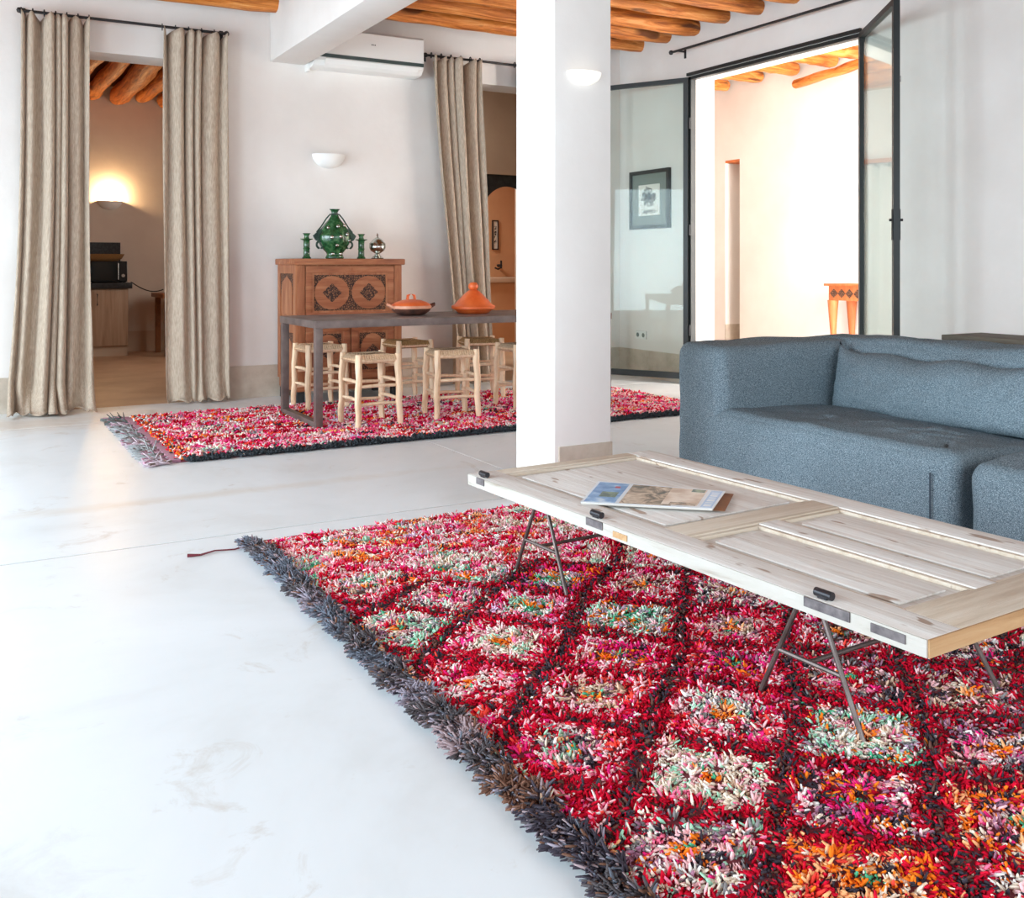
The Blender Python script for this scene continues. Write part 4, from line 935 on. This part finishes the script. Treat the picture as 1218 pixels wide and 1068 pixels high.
# painted-off white left edge and raw end grain of the near edge
wbox('edge_strip', 'white_edge', -0.004, 0.0, 0.0, LN, z0, z1 - 0.001, bev=0)
wbox('end_strip', 'cut_edge', 0.0, WD, LN, LN + 0.004, z0, z1 - 0.001, bev=0)
for (u0, u1, v0, v1) in ((0.106, WD - 0.106, 0.056, 0.884), (0.106, 0.359, 0.986, LN - 0.126), (0.436, WD - 0.106, 0.986, LN - 0.126)):
    p = wbox('panel', 'pale_wood', u0, u1, v0, v1, zp - 0.014, zp, bev=0)
    g_ = 0.045
    wbox('raised_field', 'pale_wood', u0 + g_, u1 - g_, v0 + g_, v1 - g_, zp, zp + 0.006, p, bev=0.004)
    mo = MB(); q = 0.014
    for b in ((u0, u0 + q, v0, v1), (u1 - q, u1, v0, v1), (u0 + q, u1 - q, v0, v0 + q), (u0 + q, u1 - q, v1 - q, v1)):
        mo.box(b[0], b[1], -b[3], -b[2], zp, z1 - 0.004, 0.002)
    mo.build('molding', 'pale_wood_cross', p, smooth=40)
    p['label'] = 'recessed panel with a raised field'
for v in (0.075, 0.70, 1.50):   # bolts with their side plates on the long edge
    L = 0.05 if v < 0.1 else 0.075 if v < 1 else 0.12
    wbox('side_plate', 'hinge_metal', -0.007, -0.004, v - L * 0.3, v + L * 0.7, z1 - 0.022, z1 - 0.001, bev=0)
    m = MB(); m.tube([(0.016, -v + 0.022, z1 + 0.010), (0.016, -v - 0.022, z1 + 0.010)], 0.0095, 12); m.box(0.008, 0.024, -v - 0.012, -v + 0.012, z1, z1 + 0.006); m.build('door_bolt', 'bolt_black', ct, smooth=40)
wbox('lock_plate', 'hinge_metal', -0.0065, -0.004, 1.635, 1.715, z1 - 0.024, z1 - 0.006, bev=0)
wbox('keyhole_inlay', 'cut_edge', -0.0065, -0.004, 0.80, 0.86, z1 - 0.028, z1 - 0.012, bev=0)
for vc in (0.14, 1.30):
    for ua, uf in ((0.205, 0.20), (WD - 0.14, WD - 0.07)):
        apex = Vector((ua, -vc, z0 - 0.002)); feet = [Vector((uf, -vc + s * 0.157, 0.012)) for s in (-1, 1)]
        for f in feet: MB().tube([tuple(apex), tuple(f)], 0.0065, 8).build('leg', 'rod_steel', ct, smooth=40)
        a_, b_ = apex.lerp(feet[0], 0.62), apex.lerp(feet[1], 0.62)
        MB().tube([tuple(a_), tuple(b_)], 0.0062, 8).build('crossbar', 'rod_steel', ct, smooth=40)
    zc = z0 + (0.012 - z0) * 0.62
    MB().tube([(0.203, -vc, zc), (WD - 0.10, -vc, zc)], 0.0062, 8).build('stretcher', 'rod_steel', ct, smooth=40)
    wbox('top_bar', 'rod_steel', 0.19, WD - 0.13, vc - 0.008, vc + 0.008, z0 - 0.010, z0, bev=0)

# magazine on the table
P0, P1, P2, P3 = Vector((1.619, 2.448)), Vector((1.828, 2.656)), Vector((2.092, 2.342)), Vector((1.91, 2.191))
t = thing('magazine', 'magazine with blue strip and sepia photo cover lying on the coffee table', 'magazine', (P0.x, P0.y, TT))
def mq(a, b, c_, d): # a..b along long edge (P0->P3), c..d along the short edge (P0->P1)
    def pt(u, v): return P0.lerp(P3, u).lerp(P1.lerp(P2, u), v)
    return [pt(a, c_), pt(b, c_), pt(b, d), pt(a, d)]
def mquad(name, mat, a, b, c_, d, z0_, z1_, parent):
    q = mq(a, b, c_, d); m = MB(); m.prism([(p.x, p.y) for p in q], z0_, z1_, 'xy'); return m.build(name, mat, parent)
mquad('pages', 'mag_pages', 0.006, 0.994, 0.004, 0.996, TT + 0.001, TT + 0.0065, t)
cv = mquad('cover', 'mag_paper', 0, 1, 0, 1, TT + 0.0065, TT + 0.0075, t)
ZM = TT + 0.0075
mquad('blue_strip', 'mag_blue', 0.02, 0.26, 0.04, 0.96, ZM, ZM + 0.0003, cv)
mquad('inset_picture', 'mag_green', 0.10, 0.23, 0.28, 0.52, ZM + 0.0003, ZM + 0.0005, cv)
mquad('red_mark', 'mag_red', 0.17, 0.21, 0.72, 0.80, ZM + 0.0003, ZM + 0.0005, cv)
mquad('cover_photo', 'mag_photo', 0.29, 0.68, 0.04, 0.96, ZM, ZM + 0.0003, cv)
mquad('cover_photo', 'mag_photo_cream', 0.60, 0.87, 0.10, 0.96, ZM + 0.0001, ZM + 0.0004, cv)
mquad('cover_photo', 'mag_photo', 0.66, 0.86, 0.08, 0.22, ZM + 0.0004, ZM + 0.0006, cv)
mquad('cover_photo', 'mag_green', 0.76, 0.86, 0.80, 0.95, ZM + 0.0004, ZM + 0.0006, cv)
mquad('title_band', 'mag_sky', 0.90, 0.985, 0.04, 0.96, ZM, ZM + 0.0003, cv)
m = MB()
for k in range(9):
    q = mq(0.915, 0.97, 0.10 + k * 0.09, 0.10 + k * 0.09 + (0.03 if k % 3 else 0.06)); m.prism([(p.x, p.y) for p in q], ZM + 0.0003, ZM + 0.0005, 'xy')
m.build('title_lettering', 'mag_paper', cv)
t = thing('wood_strip', 'thin brown wooden strip peeking out beside the right edge of the magazine', 'wood strip', (2.0, 2.26, TT))
m = MB(); m.prism([(2.108, 2.322), (2.085, 2.352), (1.915, 2.200), (1.938, 2.172)], TT + 0.0002, TT + 0.0009, 'xy'); m.build('strip', 'brown_wood', t)

# ------------------------------------------------------------------ sofa
def soft(x0, x1, y0, y1, z0, z1, r, n=26, bulge=(0, 0, 0), wr=0.006, seed=0, top=None, side=None):
    """rounded, slightly puffed upholstery block"""
    m = MB(); idx = {}; vs = []; fs = []
    cx, cy, cz = (x0 + x1) / 2, (y0 + y1) / 2, (z0 + z1) / 2; hx, hy, hz = (x1 - x0) / 2, (y1 - y0) / 2, (z1 - z0) / 2
    def P(u, v, w_):
        # u,v,w_ in [-1,1] on the cube surface; spend more of the grid on the rounded corners
        p = Vector((u * hx, v * hy, w_ * hz)); q = Vector((max(-hx + r, min(hx - r, p.x)), max(-hy + r, min(hy - r, p.y)), max(-hz + r, min(hz - r, p.z))))
        d = p - q
        if d.length > 1e-9: p = q + d.normalized() * r
        k = (1 - min(1, abs(u)) ** 2), (1 - min(1, abs(v)) ** 2), (1 - min(1, abs(w_)) ** 2)
        p.x += bulge[0] * u * k[1] * k[2]; p.y += bulge[1] * v * k[0] * k[2]; p.z += bulge[2] * max(w_, 0) * (k[0] * k[1]) ** 0.6
        g = Vector((p.x + cx, p.y + cy, p.z + cz))
        nn = Vector((noise.noise(g * 3.1 + Vector((seed, 0, 0))), noise.noise(g * 3.1 + Vector((0, seed + 9, 0))), noise.noise(g * 3.1 + Vector((0, 0, seed + 4)))))
        n2 = noise.noise(g * 9 + Vector((seed, 3, 1)))
        g += nn * wr * 1.8 + (d.normalized() if d.length > 1e-9 else Vector((0, 0, 1))) * n2 * wr * 0.7
        if top and w_ > 0.5: g.z += top(g.x, g.y)
        if side: g += side(g)
        return g
    def vert(key, uvw):
        if key not in idx: idx[key] = len(vs); vs.append(P(*uvw))
        return idx[key]
    def warp(a, h):  # grid lines bunch near the edges
        t_ = a / n * 2 - 1; e = max(0.0, 1 - r / h)
        s_ = abs(t_)
        return (1 if t_ >= 0 else -1) * (s_ / 0.7 * e if s_ < 0.7 else e + (s_ - 0.7) / 0.3 * (1 - e))
    for ax in range(3):
        for sgn in (0, n):
            for i in range(n):
                for j in range(n):
                    q = []
                    for di, dj in ((0, 0), (1, 0), (1, 1), (0, 1)):
                        k = [0, 0, 0]; k[ax] = sgn; k[(ax + 1) % 3] = i + di; k[(ax + 2) % 3] = j + dj
                        q.append(vert(tuple(k), (warp(k[0], hx), warp(k[1], hy), warp(k[2], hz))))
                    fs.append(tuple(q) if sgn else tuple(reversed(q)))
    return m.add([tuple(v) for v in vs], fs)

SX, SB = 3.15, 4.00       # front plane, front of the backrest
sofa = thing('sofa', 'deep slate-blue fabric sofa with one arm behind the coffee table', 'sofa', (3.75, 3.1, 0))
def seg(px_, py_, a, b):
    ax, ay = a; bx, by = b; dx, dy = bx - ax, by - ay; t_ = max(0, min(1, ((px_ - ax) * dx + (py_ - ay) * dy) / (dx * dx + dy * dy)))
    return sqrt((px_ - ax - t_ * dx) ** 2 + (py_ - ay - t_ * dy) ** 2)
CR = [((3.46, 2.98), (3.55, 2.93), 0.012), ((3.55, 2.93), (3.60, 2.84), 0.014), ((3.40, 2.74), (3.52, 2.66), 0.018), ((3.52, 2.66), (3.62, 2.62), 0.016), ((3.36, 2.60), (3.47, 2.52), 0.016), ((3.40, 3.16), (3.48, 3.20), 0.009), ((3.66, 2.80), (3.60, 2.70), 0.011), ((3.24, 2.42), (3.34, 2.48), 0.010)]
def seat_top(x, y):
    z = -0.045 * max(0, min(1, (x - SX - 0.15) / 0.7))
    for a, b, h in CR:
        d = seg(x, y, a, b); z -= 2.0 * h * math.exp(-(d / 0.014) ** 2) - 0.35 * h * math.exp(-((d - 0.036) / 0.022) ** 2)
    return z
soft(SX, SB + 0.1, 2.315, 3.86, 0.02, 0.405, 0.06, 120, (0.010, 0.01, 0.02), 0.009, 1, top=seat_top).build('seat', 'sofa_cloth', sofa, smooth=180)
soft(SX + 0.002, 4.34, 3.565, 3.90, 0.02, 0.712, 0.055, 34, (0.01, 0.012, 0.004), 0.007, 2).build('arm', 'sofa_cloth', sofa, smooth=180)
soft(SB, 4.35, 2.28, 3.90, 0.02, 0.715, 0.07, 36, (0.015, 0, 0.02), 0.010, 3).build('backrest', 'sofa_cloth', sofa, smooth=180)
m = MB(); m.tube([(SX - 0.014, 2.40, 0.03 + 0.05 * k) for k in range(7)], 0.0035, 6); m.build('seam', 'cloth_seam', sofa, smooth=True)
for a, b in (((SX + 0.03, 2.34, 0.02), (SX + 0.03, 2.34, 0.35)),):
    pass
# low matching module
t = thing('sofa_module', 'second slate-blue seat module at the right edge, low and armless', 'sofa', (3.7, 1.7, 0))
soft(3.13, 4.05, 1.15, 2.262, 0.02, 0.395, 0.07, 40, (0.02, 0.015, 0.03), 0.010, 7).build('seat', 'sofa_cloth', t, smooth=180)
m = MB(); m.tube([(3.135, 2.19, 0.03 + 0.05 * k) for k in range(7)], 0.003, 6); m.build('seam', 'cloth_seam', t, smooth=True)
# lumbar pillow: pinched corners
t = MB(); n_u, n_v = 60, 22; vs = []; fs = []
pY0, pY1, pH, pT = 2.38, 3.54, 0.31, 0.105
for side_ in (1, -1):
    for j in range(n_v + 1):
        for i in range(n_u + 1):
            u = i / n_u * 2 - 1; v = j / n_v * 2 - 1
            k = ((1 - abs(u) ** 4) * (1 - abs(v) ** 3)) ** 0.55
            y = (pY0 + pY1) / 2 + u * (pY1 - pY0) / 2 * (1 - 0.02 * (1 - v * v) * abs(u) ** 3)
            zz = (v * pH / 2) * (1 - 0.16 * (1 - u * u) ** 0.5 * 0.5 if v > 0 else 1) + ((0.045 * abs(u) ** 16 - 0.012 * sin(u * 9) * (1 - u * u)) if v > 0 else 0) * v
            nn = 0.012 * noise.noise(Vector((u * 5, v * 2.5, 3))) + 0.006 * noise.noise(Vector((u * 14, v * 6, 7)))
            xx = -side_ * (pT * k) + nn * (1 if side_ > 0 else 0.3) * (k > 0)
            tilt = 0.30
            vs.append((3.895 + xx * cos(tilt) + zz * sin(tilt) * 0.55, y, 0.365 + pH / 2 * 1.02 + zz * cos(tilt) - xx * sin(tilt) * -0.4))
N1 = (n_u + 1) * (n_v + 1)
for s_ in (0, 1):
    for j in range(n_v):
        for i in range(n_u):
            a = s_ * N1 + j * (n_u + 1) + i; q = (a, a + 1, a + n_u + 2, a + n_u + 1); fs.append(q if s_ else tuple(reversed(q)))
t.add(vs, fs)
pl = t.build('lumbar_pillow', 'sofa_cloth', None, smooth=180)
bm = bmesh.new(); bm.from_mesh(pl.data); bmesh.ops.remove_doubles(bm, verts=bm.verts[:], dist=0.0006); bmesh.ops.recalc_face_normals(bm, faces=bm.faces[:]); bm.to_mesh(pl.data); bm.free()
pl.data.polygons.foreach_set('use_smooth', [True] * len(pl.data.polygons))
tag(pl, 'long slate-blue lumbar pillow leaning on the sofa backrest', 'pillow')

# weathered console behind the sofa
t = thing('sofa_console', 'weathered grey-brown board console standing behind the sofa back', 'console table', (4.55, 2.5, 0))
box('board', 'dark_board', 4.40, 4.72, 1.6, 3.30, 0.715, 0.742, t, b=0.004)
for y in (1.68, 3.18):
    for x in (4.43, 4.64): box('leg', 'dark_board', x, x + 0.05, y, y + 0.05, 0, 0.715, t)

curtain('pale grey curtain at the far end of the bright room, mirrored in glass', (6.4, 8.0), (6.4, 8.0), 10.0, 2.34, 9, 9, (0.03, 0.035), 0.6, 0.02, wall=10.1, group=None, mat='linen_pale')
box('trim_3', 'console_wood', 6.25, 8.09, 9.96, 10.09, 2.37, 2.42, kind='structure')
# carved console table in the bright room
t = thing('carved_console', 'small carved orange-brown console table in the bright room beyond the glass doors', 'console table', (7.9, 6.9, 0))
box('tabletop', 'console_wood', 7.72, 8.09, 6.35, 7.17, 0.885, 0.91, t, b=0.004)
box('apron', 'console_wood', 7.75, 8.08, 6.40, 7.13, 0.74, 0.885, t, b=0.004)
m = MB()
for k in range(7): star(m, 6.46 + k * 0.1, 0.812, 0.04, 0, 1)
m.v = [(7.744 + (0.008 if p[1] > 0.5 else 0), p[0], p[2]) for p in m.v]; m.build('carved_frieze', 'carved', t)
m = MB(); 
for k in range(3): star(m, 7.82 + k * 0.09, 0.812, 0.038, 7.128, 7.136)
m.build('carved_frieze', 'carved', t)
for x in (7.75, 8.02):
    for y in (6.40, 7.07):
        m = MB(); m.tube([(x + 0.03, y + 0.03, 0.74), (x + 0.03, y + 0.03, 0.62), (x + 0.035, y + 0.03, 0.4), (x + 0.03, y + 0.03, 0.1), (x + 0.025, y + 0.03, 0.0)], [0.055, 0.045, 0.03, 0.022, 0.03], 10)
        m.build('leg', 'console_wood', t, smooth=40)
